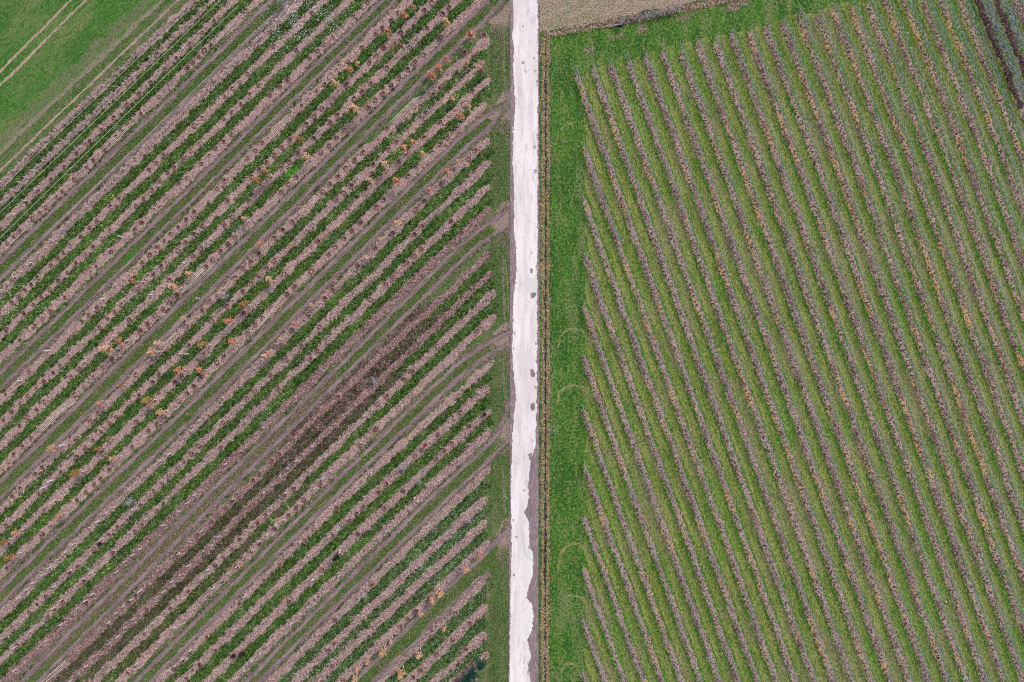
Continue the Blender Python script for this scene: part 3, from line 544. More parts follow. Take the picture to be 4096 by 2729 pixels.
def holemesh(seed):
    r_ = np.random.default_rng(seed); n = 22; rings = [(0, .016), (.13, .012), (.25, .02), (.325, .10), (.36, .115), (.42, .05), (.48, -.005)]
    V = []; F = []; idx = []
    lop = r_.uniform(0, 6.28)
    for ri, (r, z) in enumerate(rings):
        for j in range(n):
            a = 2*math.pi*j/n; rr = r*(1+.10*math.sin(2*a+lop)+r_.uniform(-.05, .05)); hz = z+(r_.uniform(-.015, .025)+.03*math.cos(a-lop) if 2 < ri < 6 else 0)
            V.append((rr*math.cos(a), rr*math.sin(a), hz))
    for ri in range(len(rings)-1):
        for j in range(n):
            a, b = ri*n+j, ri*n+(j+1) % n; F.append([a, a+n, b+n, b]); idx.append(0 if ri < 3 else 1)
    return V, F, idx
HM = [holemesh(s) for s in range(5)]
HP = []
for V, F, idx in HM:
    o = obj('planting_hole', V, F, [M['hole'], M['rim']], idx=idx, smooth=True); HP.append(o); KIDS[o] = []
def nearest_row(x, y): return min(ROW, key=lambda k: abs(rowy(k, x)-y) + (1e4 if x > ROW[k][-1][0]+15 else 0))
holes.sort(key=lambda h: (not h[2], -(abs(h[0]-2048)+abs(h[1]-1364))))
ind, rest = holes[:298], holes[298:]
byrow = {}
for h in ind: byrow.setdefault(nearest_row(h[0], h[1]), []).append(h)
used = set()
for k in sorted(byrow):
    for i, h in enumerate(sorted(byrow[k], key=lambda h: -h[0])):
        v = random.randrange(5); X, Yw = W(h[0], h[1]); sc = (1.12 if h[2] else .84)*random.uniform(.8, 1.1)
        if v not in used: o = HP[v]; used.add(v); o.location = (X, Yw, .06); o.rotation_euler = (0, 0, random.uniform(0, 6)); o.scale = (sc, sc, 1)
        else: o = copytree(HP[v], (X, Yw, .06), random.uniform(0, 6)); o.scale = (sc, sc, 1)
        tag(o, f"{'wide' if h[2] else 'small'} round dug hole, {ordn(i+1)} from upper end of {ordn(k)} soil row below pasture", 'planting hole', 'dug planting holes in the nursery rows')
mb = []; n = 0; V_ = []; F_ = []; I_ = []
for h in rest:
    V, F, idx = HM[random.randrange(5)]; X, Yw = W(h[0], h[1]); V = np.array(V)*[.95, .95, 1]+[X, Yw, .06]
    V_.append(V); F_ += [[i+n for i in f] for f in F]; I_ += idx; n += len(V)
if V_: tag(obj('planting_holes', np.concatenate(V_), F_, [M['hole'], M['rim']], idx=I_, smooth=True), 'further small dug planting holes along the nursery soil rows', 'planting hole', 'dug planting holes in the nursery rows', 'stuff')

# ------------------------------------------------------------ trees
def rnd(r_, a, b): return float(r_.uniform(a, b))
def twigs(r_, mb, base, n, ln, up, rad=(.014, .005), seg=4, droop=0):
    ends = []
    for i in range(n):
        z0, xy0 = base(r_); a = r_.uniform(0, 2*math.pi); L = ln*r_.uniform(.55, 1.15); u = r_.uniform(*up)
        p = [np.array([xy0[0], xy0[1], z0])]; d = np.array([math.cos(a)*math.cos(u), math.sin(a)*math.cos(u), math.sin(u)])
        for s in range(seg):
            d = d+r_.normal(0, .16, 3)+[0, 0, .06-droop]; d /= np.linalg.norm(d); p.append(p[-1]+d*L/seg)
        mb.add(tube(p, rad, 3)); ends.append(np.array(p))
    return ends
def guard_vf(h=.9, r=.06):
    a = np.linspace(0, 2*math.pi, 8, endpoint=False); ring = lambda rr, z: [(rr*math.cos(t), rr*math.sin(t), z) for t in a]
    V = ring(r*1.08, .0)+ring(r, .06)+ring(r, h-.03)+ring(r*1.06, h)+ring(r*.8, h)+ring(r*.8, h-.1)
    return np.array(V), [[i*8+j, i*8+(j+1) % 8, (i+1)*8+(j+1) % 8, (i+1)*8+j] for i in range(5) for j in range(8)]
def sapling_proto(seed, h=3.1, ntw=9, bark='bark', guard=True, name='bare_sapling'):
    r_ = np.random.default_rng(seed); t = empty(name, (0, 0, 0)); kids = []
    bx, by = r_.uniform(-.12, .12, 2)
    path = [(bx*(z/h)**2+.02*math.sin(3*z), by*(z/h)**2, z) for z in np.linspace(0, h, 8)]
    V, F = tube(path, (.030, .008), 5); kids.append(obj('trunk', V, F, M[bark], t))
    mb = MB(); twigs(r_, mb, lambda q: ((lambda z: (z, (bx*(z/h)**2, by*(z/h)**2)))(q.uniform(h*.5, h*.95))), ntw, h*.17, (.5, 1.2), (.009, .004), 3)
    kids.append(mb.build('crown', M[bark], t))
    if guard: V, F = guard_vf(r_.uniform(.75, .95)); kids.append(obj('tree_guard', V, F, M['guard'], t))
    KIDS[t] = kids; return t
def leafy_proto(seed, cols, h=2.9, R=.62, nl=430, name='orange_sapling', guard=True, bark='bark', z0=.42, flat_=.55, L=(.07, .15)):
    r_ = np.random.default_rng(seed); t = empty(name, (0, 0, 0)); kids = []
    V, F = tube([(.02*math.sin(3*z), .02*math.cos(2*z), z) for z in np.linspace(0, h, 8)], (.04, .010), 5); kids.append(obj('trunk', V, F, M[bark], t))
    mb = MB(); ends = []
    for i in range(26):
        f = r_.uniform(0, 1); z = h*(z0+(1-z0)*.9*f); a = r_.uniform(0, 2*math.pi); L_ = R*(1.05-.75*f)*r_.uniform(.6, 1.2); u = r_.uniform(.25, .9)
        p = [np.array([0, 0, z])]; d = np.array([math.cos(a)*math.cos(u), math.sin(a)*math.cos(u), math.sin(u)])
        for s in range(4): d = d+r_.normal(0, .15, 3); d /= np.linalg.norm(d); p.append(p[-1]+d*L_/4)
        mb.add(tube(p, (.012, .004), 3)); ends.append(np.array(p))
    br = mb.build('branches', M[bark], t); kids.append(br)
    pts = []
    for i in range(nl):
        e = ends[r_.integers(len(ends))]; k = r_.uniform(1.0, 3.99); i0 = int(k); pts.append(e[i0]*(1-(k-i0))+e[min(i0+1, 4)]*(k-i0)+r_.normal(0, .045, 3))
    pts = np.array(pts); le = r_.uniform(L[0], L[1], nl)
    V = leaves(pts[:, :2], pts[:, 2], le, le*flat_, r_.uniform(-.9, .6, nl)); c = pal(nl, cols, .28)
    kids.append(quads('crown', V, c, M['tint'], t))
    if guard: V, F = guard_vf(.6); kids.append(obj('tree_guard', V, F, M['guard'], t))
    KIDS[t] = kids; return t
OR = [(.66, .29, .17), (.52, .20, .11), (.76, .43, .30), (.34, .13, .08)]
PA = [(.72, .45, .32), (.60, .33, .22), (.78, .56, .42), (.45, .25, .16)]
YE = [(.64, .36, .20), (.48, .25, .13), (.74, .50, .32)]
BR = [(.30, .15, .06), (.40, .2, .08), (.20, .11, .05), (.5, .28, .1)]
DKR = [(.30, .12, .08), (.22, .10, .08), (.4, .2, .15)]
OL = [(.36, .24, .10), (.5, .33, .14), (.24, .16, .07)]
LP = {}
for i, (kk, cols) in enumerate({'o': OR, 'p': PA, 'y': YE, 'b': BR, 'd': DKR, 'v': OL}.items()):
    LP[kk] = [leafy_proto(50+i*3+j, cols, h=2.9 if kk != 'd' else 2.6, R=.66 if kk != 'd' else .42, nl=620 if kk != 'd' else 240) for j in range(2)]
word = {'o': 'bright orange', 'p': 'pale salmon', 'y': 'yellow-orange', 'b': 'rusty brown', 'd': 'sparse dark red', 'v': 'olive brown'}
TL = """1000,0:1385,65,o,.7 1313,135,o,1 1665,190,y,1.1 1870,290,o,1.35 1167,270,o,.9 1665,503,o,1 1603,580,o,1.15 1535,640,o,1.3 1275,380,d,.9 843,590,o,.95 910,535,p,.7 1838,540,o,.8 1967,595,d,1.1 718,710,p,1.2 1617,740,d,1 1720,835,p,.8 1855,910,y,.95 1785,990,o,1 885,915,p,1.35 1370,1205,o,.95 1303,1260,o,1.2 1463,1305,y,.9 475,1325,p,1.2 418,1180,b,1 1765,1370,p,.7 1148,1395,p,1.2 1670,1455,o,1 137,1460,v,1.3 60,1535,b,1.2 1020,1530,p,1 1240,1530,o,1.15 1205,415,b,.7 1918,465,d,.8
1000,680:1520,167,o,.8 1243,447,p,1.05 1093,590,y,.75 83,625,o,.9 165,930,p,1.1 722,940,o,.6 520,1145,p,.8 375,1297,o,.85 985,740,p,.8
0,680:2075,415,p,.9 2200,620,o,.9 1603,880,p,1 1472,990,p,1.3 1133,940,o,.8 2290,925,p,1.1 2065,1140,b,1.2 1935,1280,o,1.2 1555,1255,p,.7 1010,1450,o,1 905,1515,p,1.5 1720,1485,v,1.3 1965,1455,o,1 1335,1465,p,1 1290,1540,p,1.2 1855,1050,p,.7
0,1340:1515,300,o,1.1 1697,297,o,1 1245,560,v,1.3 845,580,o,.9 1360,655,y,1 440,965,p,1.1 630,1180,b,1.2 960,1045,y,1 500,1535,o,.9 830,965,b,.8 925,880,v,.7 2250,180,p,1.1 1020,430,b,.7
0,1989:130,300,o,.9 30,380,b,.9 85,510,b,1.2
1000,1989:1830,610,y,1.1 1945,490,o,.8 1610,820,y,1.05 1545,875,y,1 1450,985,y,.9 1647,1115,y,.8 1195,1220,y,.7 1125,1310,y,1.2 1430,1335,p,1 995,1395,y,.75 915,1450,p,.7 1280,1500,y,1.2 885,1540,y,.9
1000,1340:265,35,p,.8 160,150,p,.8"""
cols_done = []
for line in TL.split('\n'):
    o_, rs = line.split(':'); ox, oy = map(int, o_.split(','))
    for w in rs.split():
        a = w.split(','); x = ox+float(a[0])*.4719; y = oy+float(a[1])*.4719
        if any((x-c[0])**2+(y-c[1])**2 < 250 for c in cols_done): continue
        cols_done.append((x, y, a[2], float(a[3])))
usedt = set(); rowc = {}
ents = []
for x, y, c, s in cols_done:
    s *= 1.0; hc = 2.0*s; f = (H-hc)/H; bx, by = 2048+(x-2048)*f, 1364.5+(y-1364.5)*f
    ents.append((nearest_row(bx, by), -bx, bx, by, c, s))
ents.sort()
for k, _, bx, by, c, s in ents:
    rowc[(k, c)] = rowc.get((k, c), 0)+1; v = LP[c][random.randrange(2)]; X, Yw = W(bx, by)
    if v not in usedt: usedt.add(v); o = v; o.location = (X, Yw, .03); o.rotation_euler = (0, 0, random.uniform(0, 6)); o.scale = (s,)*3
    else: o = copytree(v, (X, Yw, .03), random.uniform(0, 6), s)
    o['sortk'] = 0; del o['sortk']
    tag(o, f"{'large' if s > 1.1 else 'slight' if s < .82 else 'young'} tree with {word[c]} leaves, {ordn(rowc[(k, c)])} such from upper end of {ordn(k)} nursery row", 'sapling', 'young trees still holding orange leaves')
for L_ in LP.values():
    for v in L_:
        if v not in usedt:
            for ch in KIDS[v]: bpy.data.objects.remove(ch)
            bpy.data.objects.remove(v)
# bare saplings in white guards
PR = {1: (-20, 760, 25, .94), 2: (-20, 845, 25, .95), 3: (0, 930, 49, .65), 4: (300, 980, 48, .45), 5: (-10, 1165, 24, .95), 17: (-20, 1300, 31, .72), 18: (0, 1050, 31, .28), 19: (0, 1000, 31, .33), 20: (0, 1200, 31, .62),
      21: (400, 1400, 31, .5), 22: (100, 1450, 31, .65), 23: (500, 1500, 31, .25), 24: (550, 1500, 31, .5), 25: (700, 1500, 31, .4), 26: (900, 1650, 34, .35), 28: (950, 1700, 31, .6)}
bs = []
for k, (x0, x1, dx, pr) in PR.items():
    x = x0+random.uniform(0, 8)
    while x < x1:
        y = rowy(k, x)+random.uniform(-5, 5)
        if random.random() < pr and -12 < y < 2735: bs.append((x, y, k, 0))
        x += dx*random.uniform(.94, 1.06)
for s, ox, oy in (("500,830 1510,935 1575,875 1420,320 1215,470 600,1100 1300,1140 1100,1325 915,1505 745,580 355,940 1485,770 755,245 1360,380 1750,505 190,1490", 1000, 0), ("1000,970 1225,950 887,1095 1290,1060 1100,1443 420,1533 280,790 1040,570 1570,795 1985,1098 1690,1090 1600,1560", 0, 680),
                  ("540,447 490,503 405,580 425,375 1535,405 1650,490 1605,330", 1000, 680), ("1540,158 1450,1005 730,223 450,1230 390,1288 185,385 545,930", 0, 1340), ("770,440 540,690 1400,0", 1000, 1989)):
    for w in s.split():
        a, b = map(float, w.split(',')); x, y = ox+a*.4719, oy+b*.4719; bs.append((x, y, nearest_row(x, y), 1))
bs.sort(key=lambda b: -b[3]*5000-math.hypot(b[0]-2048, b[1]-1364)); SP = [sapling_proto(200+i, h=random.uniform(2.7, 3.4)) for i in range(5)]
cnt = {}; used = set()
for i, (x, y, k, tall) in enumerate(sorted(bs[:298], key=lambda b: (b[2], -b[0]))):
    cnt[k] = cnt.get(k, 0)+1; v = random.randrange(5); X, Yw = W(x, y); sc = (1.35 if tall else 1)*random.uniform(.85, 1.1)
    if v not in used: used.add(v); o = SP[v]; o.location = (X, Yw, .04); o.rotation_euler = (0, 0, random.uniform(0, 6)); o.scale = (sc,)*3
    else: o = copytree(SP[v], (X, Yw, .04), random.uniform(0, 6), sc)
    tag(o, f"bare {'tall ' if tall else ''}sapling in white guard, {ordn(cnt[k])} from upper end of {ordn(k)} nursery row", 'sapling', 'bare saplings in white guards')
mb = MB(); mt = []
gv = guard_vf(.85)
for x, y, k, tall in bs[298:]:
    X, Yw = W(x, y); V, F = gv; mb.add((V+[X, Yw, .04], F)); mt += [0]*len(F)
    h = random.uniform(2.6, 3.3); V, F = tube([(X, Yw, .04), (X+.03, Yw, h*.5), (X+random.uniform(-.1, .1), Yw, h)], (.028, .008), 4); mb.add((V, F)); mt += [1]*len(F)
if mb.n:
    V, F = mb.out(); tag(obj('bare_saplings', V, F, [M['guard'], M['bark']], idx=mt), 'further bare saplings in white guards nearer the middle of the nursery', 'sapling', 'bare saplings in white guards', 'stuff')
# pale spreading bare trees
def bush(x, y, h, R, n, m, name, label, cat='tree', up=(.2, 1.1), rad=(.022, .008), droop=0, trunk=.05):
    r_ = np.random.default_rng(int(x*7+y)); X, Yw = W(x, y); t = empty(name, (X, Yw, .03))
    V, F = tube([(0, 0, 0), (.03, .02, h*.3), (0, .03, h*.6)], (trunk, trunk*.6), 6); obj('trunk', V, F, m, t)
    mb = MB(); e = twigs(r_, mb, lambda q: (q.uniform(h*.25, h*.6), (0, 0)), n, R, up, rad, 5, droop)
    for pth in e:
        for j in range(2):
            p0 = pth[r_.integers(2, 5)]; d = r_.normal(0, 1, 3); d[2] = abs(d[2])*.5; d /= np.linalg.norm(d); mb.add(tube([p0, p0+d*R*.18, p0+d*R*.34+[0, 0, .05]], (rad[1]*1.3, rad[1]*.7), 3))
    mb.build('crown', m, t); tag(t, label, cat); return t
bush(1136, 20, 3.2, 1.6, 40, M['twig'], 'bare_tree', 'wide pale leafless tree among white petals at the top edge of the nursery')
bush(545, 1998, 2.6, 1.0, 34, M['twig'], 'bare_tree', 'silvery twiggy bare tree on a green strip at the lower left')
bush(1617, 1862, 2.0, 1.0, 34, M['twig'], 'bare_tree', 'star-shaped pale bare tree beside a hole left of the road')
bush(1680, 1912, 2.0, .9, 20, M['twig'], 'bare_tree', 'thin grey bare tree just below the star-shaped pale one')
bush(1505, 1519, 2.2, .9, 22, M['twig'], 'bare_tree', 'pale twiggy bare tree on the reddish soil in the nursery middle')
bush(1880, 2072, 2.4, .95, 26, M['twig'], 'bare_tree', 'grey bare tree on the dark grass strip near the road verge')
bush(920, 1188, 2.8, 1.1, 24, M['twig'], 'bare_tree', 'grey bare tree with yellowish spreading twigs left of centre')
bush(1475, 2120, 2.4, .8, 16, M['barkdark'], 'bare_tree', 'dark bare tree with white stem low in the nursery centre')
for i, (x, y) in enumerate([(1820, 2090), (1740, 2110), (1790, 2150), (1150, 2200), (1060, 2150), (1690, 2260), (1380, 2440), (1470, 2380), (1240, 2560), (880, 2140), (1010, 1650), (1060, 1690)]):
    bush(x, y, 1.6, .75, 16, M['twig'], 'bare_shrub', ['loose grey shrub nearest the road on the dark strip', 'grey twig shrub, second in from the road on the dark strip', 'grey shrub above the broad lilac soil row near the road', 'low grey shrub on the green strip in the lower middle', 'small grey shrub on the strip left of the lower middle', 'grey shrub halfway between road and lower centre', 'thin shrub by the lower centre track', 'thin shrub on the litter-strewn row above the lower centre', 'grey shrub near the bottom edge centre', 'grey shrub on the brown track in the lower left', 'grey shrub beside the double track left of centre', 'grey shrub just below the one beside the double track'][i], 'shrub', rad=(.012, .005), trunk=.02)
bush(1703, 1779, .7, .35, 40, flat('red_stems', (.45, .03, .03), .3, 6), 'red_shrub', 'small crimson-stemmed shrub on bare soil right of the lower nursery track', 'shrub', rad=(.02, .01), trunk=.03)
bush(1937, 1655, .9, .45, 46, flat('plum_stems', (.07, .03, .07), .3, 6), 'dark_shrub', 'blackish purple shrub at the road end of a soil row', 'shrub', rad=(.025, .012), trunk=.03)
bush(941, 2617, .9, .5, 50, flat('dark_twigs', (.05, .03, .03), .3, 6), 'dark_shrub', 'left one of two dark brown shrubs near the bottom edge', 'shrub', rad=(.025, .012), trunk=.03)
bush(975, 2607, 1.0, .6, 60, flat('dark_brown_twigs', (.055, .035, .03), .3, 6), 'dark_shrub', 'right and wider of two dark brown shrubs near the bottom edge', 'shrub', rad=(.025, .012), trunk=.03)
bush(405, 2173, .7, .4, 40, flat('black_twigs', (.03, .02, .03), .3, 6), 'dark_shrub', 'near-black shrub between the tracks at the lower left', 'shrub', rad=(.025, .012), trunk=.03)
# ditch-side pollards and a log
for i, (x, y) in enumerate([(2487, 99), (2547, 80), (2586, 75), (2606, 71), (2631, 63), (2649, 60), (2669, 53), (2686, 51), (2706, 47)]):
    o = bush(x, y, 1.6, .8, 12, M['twig'], 'ditch_tree', f"pale grey bare ditch tree, {ordn(i+1)} from the left in the row beside dark water", 'tree', rad=(.035, .012), trunk=.09); o['group'] = 'bare trees along the ditch'
X, Yw = W(2445, 108); X2, Y2 = W(2490, 101); V, F = tube([(X, Yw, .3), ((X+X2)/2, (Yw+Y2)/2+.05, .33), (X2, Y2, .35)], (.07, .11), 7); tag(obj('fallen_log', V, F, M['twig']), 'pale fallen log lying by the left end of the ditch trees', 'log')
for i, (x, y, lb) in enumerate([(2217, 1722, 'white forked fallen branch on the grass right of the ditch'), (2228, 490, 'small curled pale branch on upper grass beside the ditch'), (2262, 262, 'thin pale curved twig on the grass near the ditch corner'), (2250, 570, 'pale twig lying on grass left of the first short vine row'), (2022, 1987, 'straw-coloured bent stick at the left road edge'), (2752, 385, 'pale broken branch lying beside a vine row near the top')]):
    X, Yw = W(x, y); mb = MB(); r_ = np.random.default_rng(i+5)
    for j in range(4 if i in (0, 5) else 2):
        a = r_.uniform(0, 6); L = .5 if i else .8; mb.add(tube([(0, 0, .03), (L*.5*math.cos(a), L*.5*math.sin(a), .07), (L*math.cos(a+.4), L*math.sin(a+.4), .04)], (.035, .012), 4))
    o = mb.build('fallen_branch', M['wood'] if i == 4 else M['twig']); o.location = (X, Yw, .03); tag(o, lb, 'branch')
# conifers
CG = [(.010, .06, .045), (.014, .075, .05), (.006, .035, .025), (.03, .10, .07)]
def conifer(x, y, h, R, label, cols=CG, nl=2600, rot=0):
    r_ = np.random.default_rng(int(x+y)); X, Yw = W(x, y); t = empty('conifer', (X, Yw, .03))
    V, F = tube([(0, 0, 0), (.03, .02, h*.5), (0, 0, h)], (.06, .012), 6); obj('trunk', V, F, M['barkdark'], t)
    pts = []; yaw = []
    for i in range(60):
        f = (i/60)**.9; z = h*(.36+.62*f); a = r_.uniform(0, 6.28); L = R*(1.05-f)*r_.uniform(.7, 1.15)+.08
        for j in range(nl//60):
            s = r_.uniform(.1, 1); pts.append((s*L*math.cos(a)+r_.normal(0, .05), s*L*math.sin(a)+r_.normal(0, .05), z+s*L*.2+r_.normal(0, .03))); yaw.append(a+r_.choice([-.7, .7])+r_.normal(0, .2))
    pts = np.array(pts); le = r_.uniform(.08, .16, len(pts))
    quads('crown', leaves(pts[:, :2], pts[:, 2], le, le*.3, r_.uniform(-.2, .6, len(pts)), np.array(yaw)), pal(len(pts), cols, .3), M['tint'], t)
    V, F = guard_vf(.95, .07); obj('tree_guard', V, F, M['guard'], t); return tag(t, label, 'conifer')
conifer(1925, 2630, 3.3, .95, 'dark blue-green conifer nearest the road in the bottom corner')
conifer(1896, 2662, 3.5, 1.05, 'dark blue-green conifer, middle of three by the bottom edge')
conifer(1865, 2688, 3.3, .9, 'dark blue-green conifer cut by the bottom edge, left of two others')
conifer(1361, 2207, 3.6, .55, 'narrow blackish conifer with long white stem in the lower nursery', [(.01, .03, .015), (.02, .05, .02)], 1300)
conifer(1905, 2715, 2.6, .6, 'small dark conifer right at the bottom edge below its neighbours', nl=1200)

# ------------------------------------------------------------ nursery trellises
def pxline(k, x): return (x, rowy(k, x))
for k, (x0, x1, wm, lb) in {1: (-40, 780, 'wire2', 'cream wire trellis along the soil row closest to the pasture'), 2: (-40, 860, 'wire', 'green-tinted wire trellis along the second soil row below the pasture'), 3: (-40, 950, 'wire', 'green-tinted wire trellis along the third soil row below the pasture'),
                            4: (-40, 1010, 'wire', 'pale wire trellis along the last row before the first tractor track'), 5: (-40, 1160, 'wire2', 'long cream wire trellis below the first tractor track')}.items():
    t = empty('wire_trellis', (*W(x0, rowy(k, x0)), 0)); ox, oy = W(x0, rowy(k, x0)); mb = MB()
    xs = np.arange(x0, x1, 60 if k > 2 else 75); pts = []
    for x in xs:
        X, Yw = W(x, rowy(k, x)); pts.append((X-ox, Yw-oy, 2.15+.02*math.sin(x)))
    for z, r in ((0, .026),):
        mb.add(tube([(p[0], p[1], p[2]+z) for p in pts], (r, r), 4))
    mb.build('wire', M[wm], t)
    for i in range(0, len(pts), 3):
        V, F = tube([(pts[i][0], pts[i][1], 0), (pts[i][0], pts[i][1], 2.28)], (.045, .04), 6); obj('post', V, F, M['post'], t)
    tag(t, lb, 'trellis', 'wire trellises by the pasture')

# ------------------------------------------------------------ poles on the ground
PL = [((0, 0), (2010, 180), (1820, 375), 2, 'by the top nursery edge'), ((0, 0), (1135, 1040), (900, 1270), 3, 'at the wired rows, upper left'), ((1000, 0), (335, 985), (175, 1165), 3, 'left of the upper middle track'), ((1000, 0), (1415, 830), (1200, 1055), 4, 'across the upper track near the road'),
      ((1000, 0), (1940, 920), (1715, 1160), 2, 'beside the track mouth near the road'), ((1000, 0), (1568, 1290), (1375, 1465), 2, 'below the yellow-orange sapling right of centre top'), ((0, 680), (560, 130), (415, 275), 1, 'on the fourth row at the far left'), ((0, 680), (225, 505), (65, 665), 1, 'on the fourth row by the left edge'),
      ((0, 680), (1735, 840), (1560, 1025), 3, 'next to the salmon-leaved tree left of centre'), ((0, 680), (1795, 830), (1600, 1010), 2, 'crossing the bundle left of centre'), ((0, 680), (2350, 235), (2165, 380), 1, 'above the centre-left track'), ((0, 680), (1490, 1390), (1335, 1540), 2, 'by the lower pale saplings left of centre'),
      ((0, 680), (2331, 1170), (2200, 1325), 2, 'above the dug holes in the nursery middle'), ((1000, 680), (250, 1105), (85, 1330), 1, 'on its own beside the nursery middle pair'), ((0, 1340), (155, 430), (0, 590), 2, 'cut by the left picture edge'), ((0, 1340), (575, 590), (330, 820), 4, 'fanned out beside a wide hole at the left'),
      ((0, 1340), (645, 570), (420, 720), 2, 'crossing the fanned bundle at the left'), ((0, 1989), (585, 1385), (370, 1568), 4, 'by the bottom edge at the left'), ((1000, 1989), (1375, 950), (1250, 1090), 1, 'beside three holes in the lower right nursery'), ((1000, 1989), (1160, 1510), (1080, 1590), 3, 'cut by the bottom edge near a track')]
for (ox, oy), a, b, n, where in PL:
    nm = [None, None, ['upper', 'lower'], ['upper', 'middle', 'lower'], ['topmost', 'second', 'third', 'lowest']][n]
    for j in range(n):
        A = np.array(W(ox+a[0]*.4719, oy+a[1]*.4719)); B = np.array(W(ox+b[0]*.4719, oy+b[1]*.4719)); d = (B-A)/np.linalg.norm(B-A); pn = np.array([-d[1], d[0]])
        A = A+pn*(j-(n-1)/2)*random.uniform(.10, .26)+d*random.uniform(-.4, .4); B = B+pn*(j-(n-1)/2)*random.uniform(.12, .34)+d*random.uniform(-.4, .4)
        z = .10+.05*j; V, F = tube([(0, 0, 0), (*(B-A)*.5, .02), (*(B-A), 0)], (.036, .026), 6)
        o = obj('wooden_pole', V, F, M['wood']); o.location = (A[0], A[1], z+.05)
        tag(o, (f"single pale pole lying {where}" if n == 1 else f"{nm[j]} of {n} pale poles lying {where}"), 'pole', 'pale poles lying in the nursery')

# ------------------------------------------------------------ vines
def vinemesh(seed, dense=False):
    r_ = np.random.default_rng(seed); tr = MB(); ca = MB()
    hh = r_.uniform(.75, .95); tp = np.array([r_.normal(0, .05), r_.normal(0, .05), hh])
    tr.add(tube([(0, 0, 0), (r_.normal(0, .04), r_.normal(0, .04), hh*.5), tp], (.032, .022), 4))
    for i in range(16 if dense else 6):
        s = 1 if i % 2 else -1; p = [tp.copy()]; L = r_.uniform(.8, 1.4); d = np.array([s*r_.uniform(.2, .9), r_.normal(0, .45), r_.uniform(.5, 1.1)]); d /= np.linalg.norm(d)
        for j in range(5):
            p.append(p[-1]+d*L/5); d = d+[s*.10, r_.normal(0, .25), -.22+r_.normal(0, .12)]; d /= np.linalg.norm(d)
        ca.add(tube(p, (.028, .013), 3))
    for i in range(3): # upright canes tied towards the wire
        p = [tp+[r_.uniform(-.25, .25), 0, 0]]; d = np.array([r_.normal(0, .25), r_.normal(0, .2), 1.])
        for j in range(3): p.append(p[-1]+d*.25); d = d+r_.normal(0, .2, 3)
        ca.add(tube(p, (.022, .010), 3))
    return tr.out(), ca.out()
VM = [vinemesh(300+i) for i in range(7)]+[vinemesh(330+i, True) for i in range(3)]
vines = []
for n, q in VR.items():
    qq, t = resample(P(q), .04); step = .78; s = .4
    T = np.gradient(qq, axis=0); i = 0
    while s < t[-1]-.3:
        j = int(s/.04)
        if j < len(qq):
            X, Yw = qq[j]; px = X*S+2048; py = 1364.5-Yw*S; i += 1
            if px < 4125 and -25 < py < 2755: vines.append([X+random.uniform(-.06, .06), Yw, n, i, math.atan2(T[j, 1], T[j, 0]), px, py])
        s += step*random.uniform(.9, 1.1)
infr = [v for v in vines if 0 < v[5] < 4090 and 4 < v[6] < 2725]
infr.sort(key=lambda v: -math.hypot(v[5]-2048, v[6]-1364)*(1.3 if v[2] <= -23 and v[6] < 480 else 1))
top = infr[:300]; tid = {id(v) for v in top}
VP = []
for vi, (tr, ca) in enumerate(VM):
    t = empty('vine', (0, 0, 0)); KIDS[t] = [obj('trunk', *tr, M['canegrey'], t), obj('canes', *ca, M['canegrey'], t)]; VP.append(t)
used = set(); seen = {}
rowsn = sorted({v[2] for v in infr}); rk = {n: i+1 for i, n in enumerate(rowsn)}
for v in sorted(top, key=lambda v: (v[2], v[3])):
    dense = v[2] <= -23 and v[6] < 520; vi = random.randrange(7, 10) if dense else random.randrange(7); sc = random.uniform(.9, 1.1)*(1.12 if dense else 1.0)
    seen[v[2]] = seen.get(v[2], 0)+1; low = v[6] > 1364
    if vi not in used: used.add(vi); o = VP[vi]; o.location = (v[0], v[1], .03); o.rotation_euler = (0, 0, v[4]); o.scale = (sc,)*3
    else: o = copytree(VP[vi], (v[0], v[1], .03), v[4]+random.choice([0, math.pi]), sc)
    tag(o, f"{'dense grey' if dense else 'bare'} vine, {ordn(v[3])} down the {ordn(rk[v[2]])} vine row from the right edge", 'vine', 'bare vines in the vineyard rows')
for vi, t in enumerate(VP):
    if vi not in used:
        for ch in KIDS[t]: bpy.data.objects.remove(ch)
        bpy.data.objects.remove(t)
def bigcopy(name, items, m, label, cat, group, parts=(0, 1)):
    """many copies of the variant meshes in one mesh (triangles and quads)"""
    comb = []
    for tr, ca in VM:
        mb = MB(); mb.add(tr); mb.add(ca); V, F = mb.out(); comb.append((V, np.array([f if len(f) == 4 else f+[f[-1]] for f in F]), [len(f) for f in F]))
    VV = []; LI = []; LS = []; n = 0; ls = 0
    for it in items:
        dense = it[2] <= -23 and it[6] < 520; V, F, ln = comb[random.randrange(7, 10) if dense else random.randrange(7)]
        a = it[4]+random.choice([0, math.pi]); c, s = math.cos(a), math.sin(a); sc = random.uniform(.9, 1.1)
        R = np.array([[c, s, 0], [-s, c, 0], [0, 0, 1]])*sc; VV.append(V@R+[it[0], it[1], .03])
        ln = np.array(ln); msk = np.arange(4)[None, :] < ln[:, None]; LI.append((F[msk])+n); LS.append(ls+np.r_[0, np.cumsum(ln)[:-1]]); ls += ln.sum(); n += len(V)
    V = np.concatenate(VV); LI = np.concatenate(LI); LS = np.concatenate(LS)
    me = bpy.data.meshes.new(name); me.vertices.add(len(V)); me.vertices.foreach_set('co', V.reshape(-1).astype(np.float32))
    me.loops.add(len(LI)); me.loops.foreach_set('vertex_index', LI.astype(np.int32)); me.polygons.add(len(LS)); me.polygons.foreach_set('loop_start', LS.astype(np.int32)); me.update(calc_edges=True)
    me.materials.append(m); o = bpy.data.objects.new(name, me); C.objects.link(o); return tag(o, label, cat, group, 'stuff')
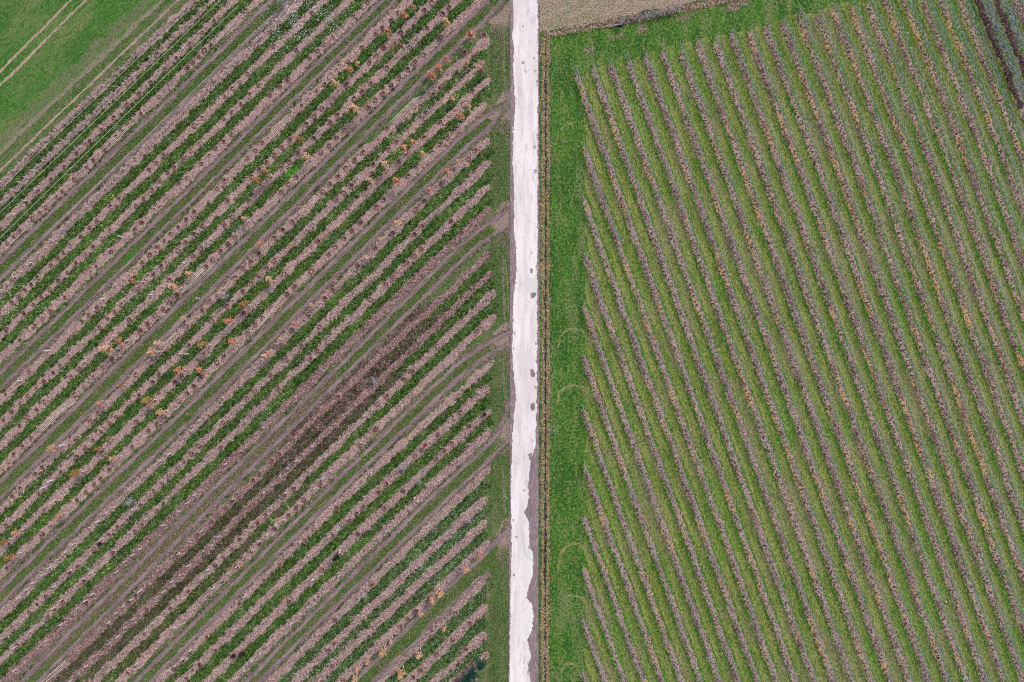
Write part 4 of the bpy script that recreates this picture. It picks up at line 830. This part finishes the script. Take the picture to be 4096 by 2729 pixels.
bigcopy('vines', [v for v in vines if id(v) not in tid], M['cane'], 'all the further bare vines with tangled grey-pink canes in the rows nearer the road', 'vine', 'bare vines in the vineyard rows')
for n, q in VR.items():
    pts3 = P(q); ox, oy = pts3[0]; t = empty('wire_trellis', (ox, oy, 0)); L = [(p[0]-ox, p[1]-oy, 1.62) for p in pts3]
    V, F = tube(L, (.011, .011), 3); obj('wire', V, F, M['wiregrey'], t)
    V, F = tube([(p[0], p[1], .95) for p in L], (.009, .009), 3); obj('wire', V, F, M['wiregrey'], t)
    for i in range(0, len(L), 6):
        lean = .18 if i == 0 else 0
        V, F = tube([(L[i][0], L[i][1]+lean*2, 0), (L[i][0], L[i][1], 1.72)], (.04, .035), 6); obj('post', V, F, M['post'], t)
    tag(t, f"wire trellis with weathered posts carrying the {ordn(len(VR)-sorted(VR, reverse=True).index(n))} vine row from the right edge", 'trellis', 'wire trellises of the vine rows')

# ------------------------------------------------------------ bird
X, Yw = W(3781, 2406); b = MB()
t = empty('bird', (X, Yw, .05), math.radians(-35))
def ell(c, r, k=8, m=6):
    V = []; 
    for i in range(m+1):
        a = math.pi*i/m
        for j in range(k): V.append((c[0]+r[0]*math.cos(a), c[1]+r[1]*math.sin(a)*math.cos(2*math.pi*j/k), c[2]+r[2]*math.sin(a)*math.sin(2*math.pi*j/k)))
    return V, [[i*k+j, i*k+(j+1) % k, (i+1)*k+(j+1) % k, (i+1)*k+j] for i in range(m) for j in range(k)]
mb = MB(); mb.add(ell((-.05, 0, .25), (.17, .09, .09))); mb.add(tube([(-.16, 0, .28), (-.2, 0, .38), (-.22, 0, .42)], (.04, .03), 6)); mb.add(ell((-.24, 0, .44), (.055, .04, .04))); mb.build('body', M['white'], t, smooth=True)
mb = MB(); mb.add(ell((.10, .055, .27), (.17, .04, .06))); mb.add(ell((.10, -.055, .27), (.17, .04, .06))); mb.add(ell((.24, 0, .25), (.12, .05, .02))); mb.build('wings', M['black'], t, smooth=True)
mb = MB(); mb.add(tube([(-.02, .03, .2), (-.02, .03, 0)], (.012, .01), 4)); mb.add(tube([(-.02, -.03, .2), (-.02, -.03, 0)], (.012, .01), 4)); mb.add(tube([(-.28, 0, .44), (-.38, 0, .42)], (.014, .004), 4)); mb.build('legs_and_bill', M['post'], t)
tag(t, 'small white and black bird standing between two vine rows, lower right', 'bird')

# ------------------------------------------------------------ light, sky, camera
sc = bpy.context.scene
w = bpy.data.worlds.new('World'); sc.world = w; w.use_nodes = True; nt = w.node_tree
sky = nt.nodes.new('ShaderNodeTexSky'); sky.sky_type = 'NISHITA'; sky.sun_disc = False
sky.sun_elevation = math.radians(50); sky.sun_rotation = math.radians(40); sky.dust_density = 4; sky.ozone_density = 1; sky.air_density = 1
bg = nt.nodes['Background']; nt.links.new(sky.outputs[0], bg.inputs[0]); bg.inputs[1].default_value = .095
sd = bpy.data.lights.new('sun', 'SUN'); sd.energy = 1.5; sd.angle = math.radians(14); sd.color = (1, .94, .84)
so = bpy.data.objects.new('sun', sd); C.objects.link(so); so.rotation_euler = (math.radians(40), 0, math.radians(180-40))
cd = bpy.data.cameras.new('camera'); cd.sensor_width = 36; cd.lens = 24; cd.clip_end = 6000; cd.clip_start = 1
co = bpy.data.objects.new('camera', cd); C.objects.link(co); co.location = (0, 0, H); co.rotation_euler = (0, 0, 0); sc.camera = co
sc.view_settings.view_transform = 'Standard'; sc.view_settings.look = 'None'; sc.view_settings.exposure = .53; sc.view_settings.gamma = 1
sc.cycles.use_denoising = False; sc.cycles.filter_width = 1.0; sc.cycles.max_bounces = 4; sc.cycles.diffuse_bounces = 3
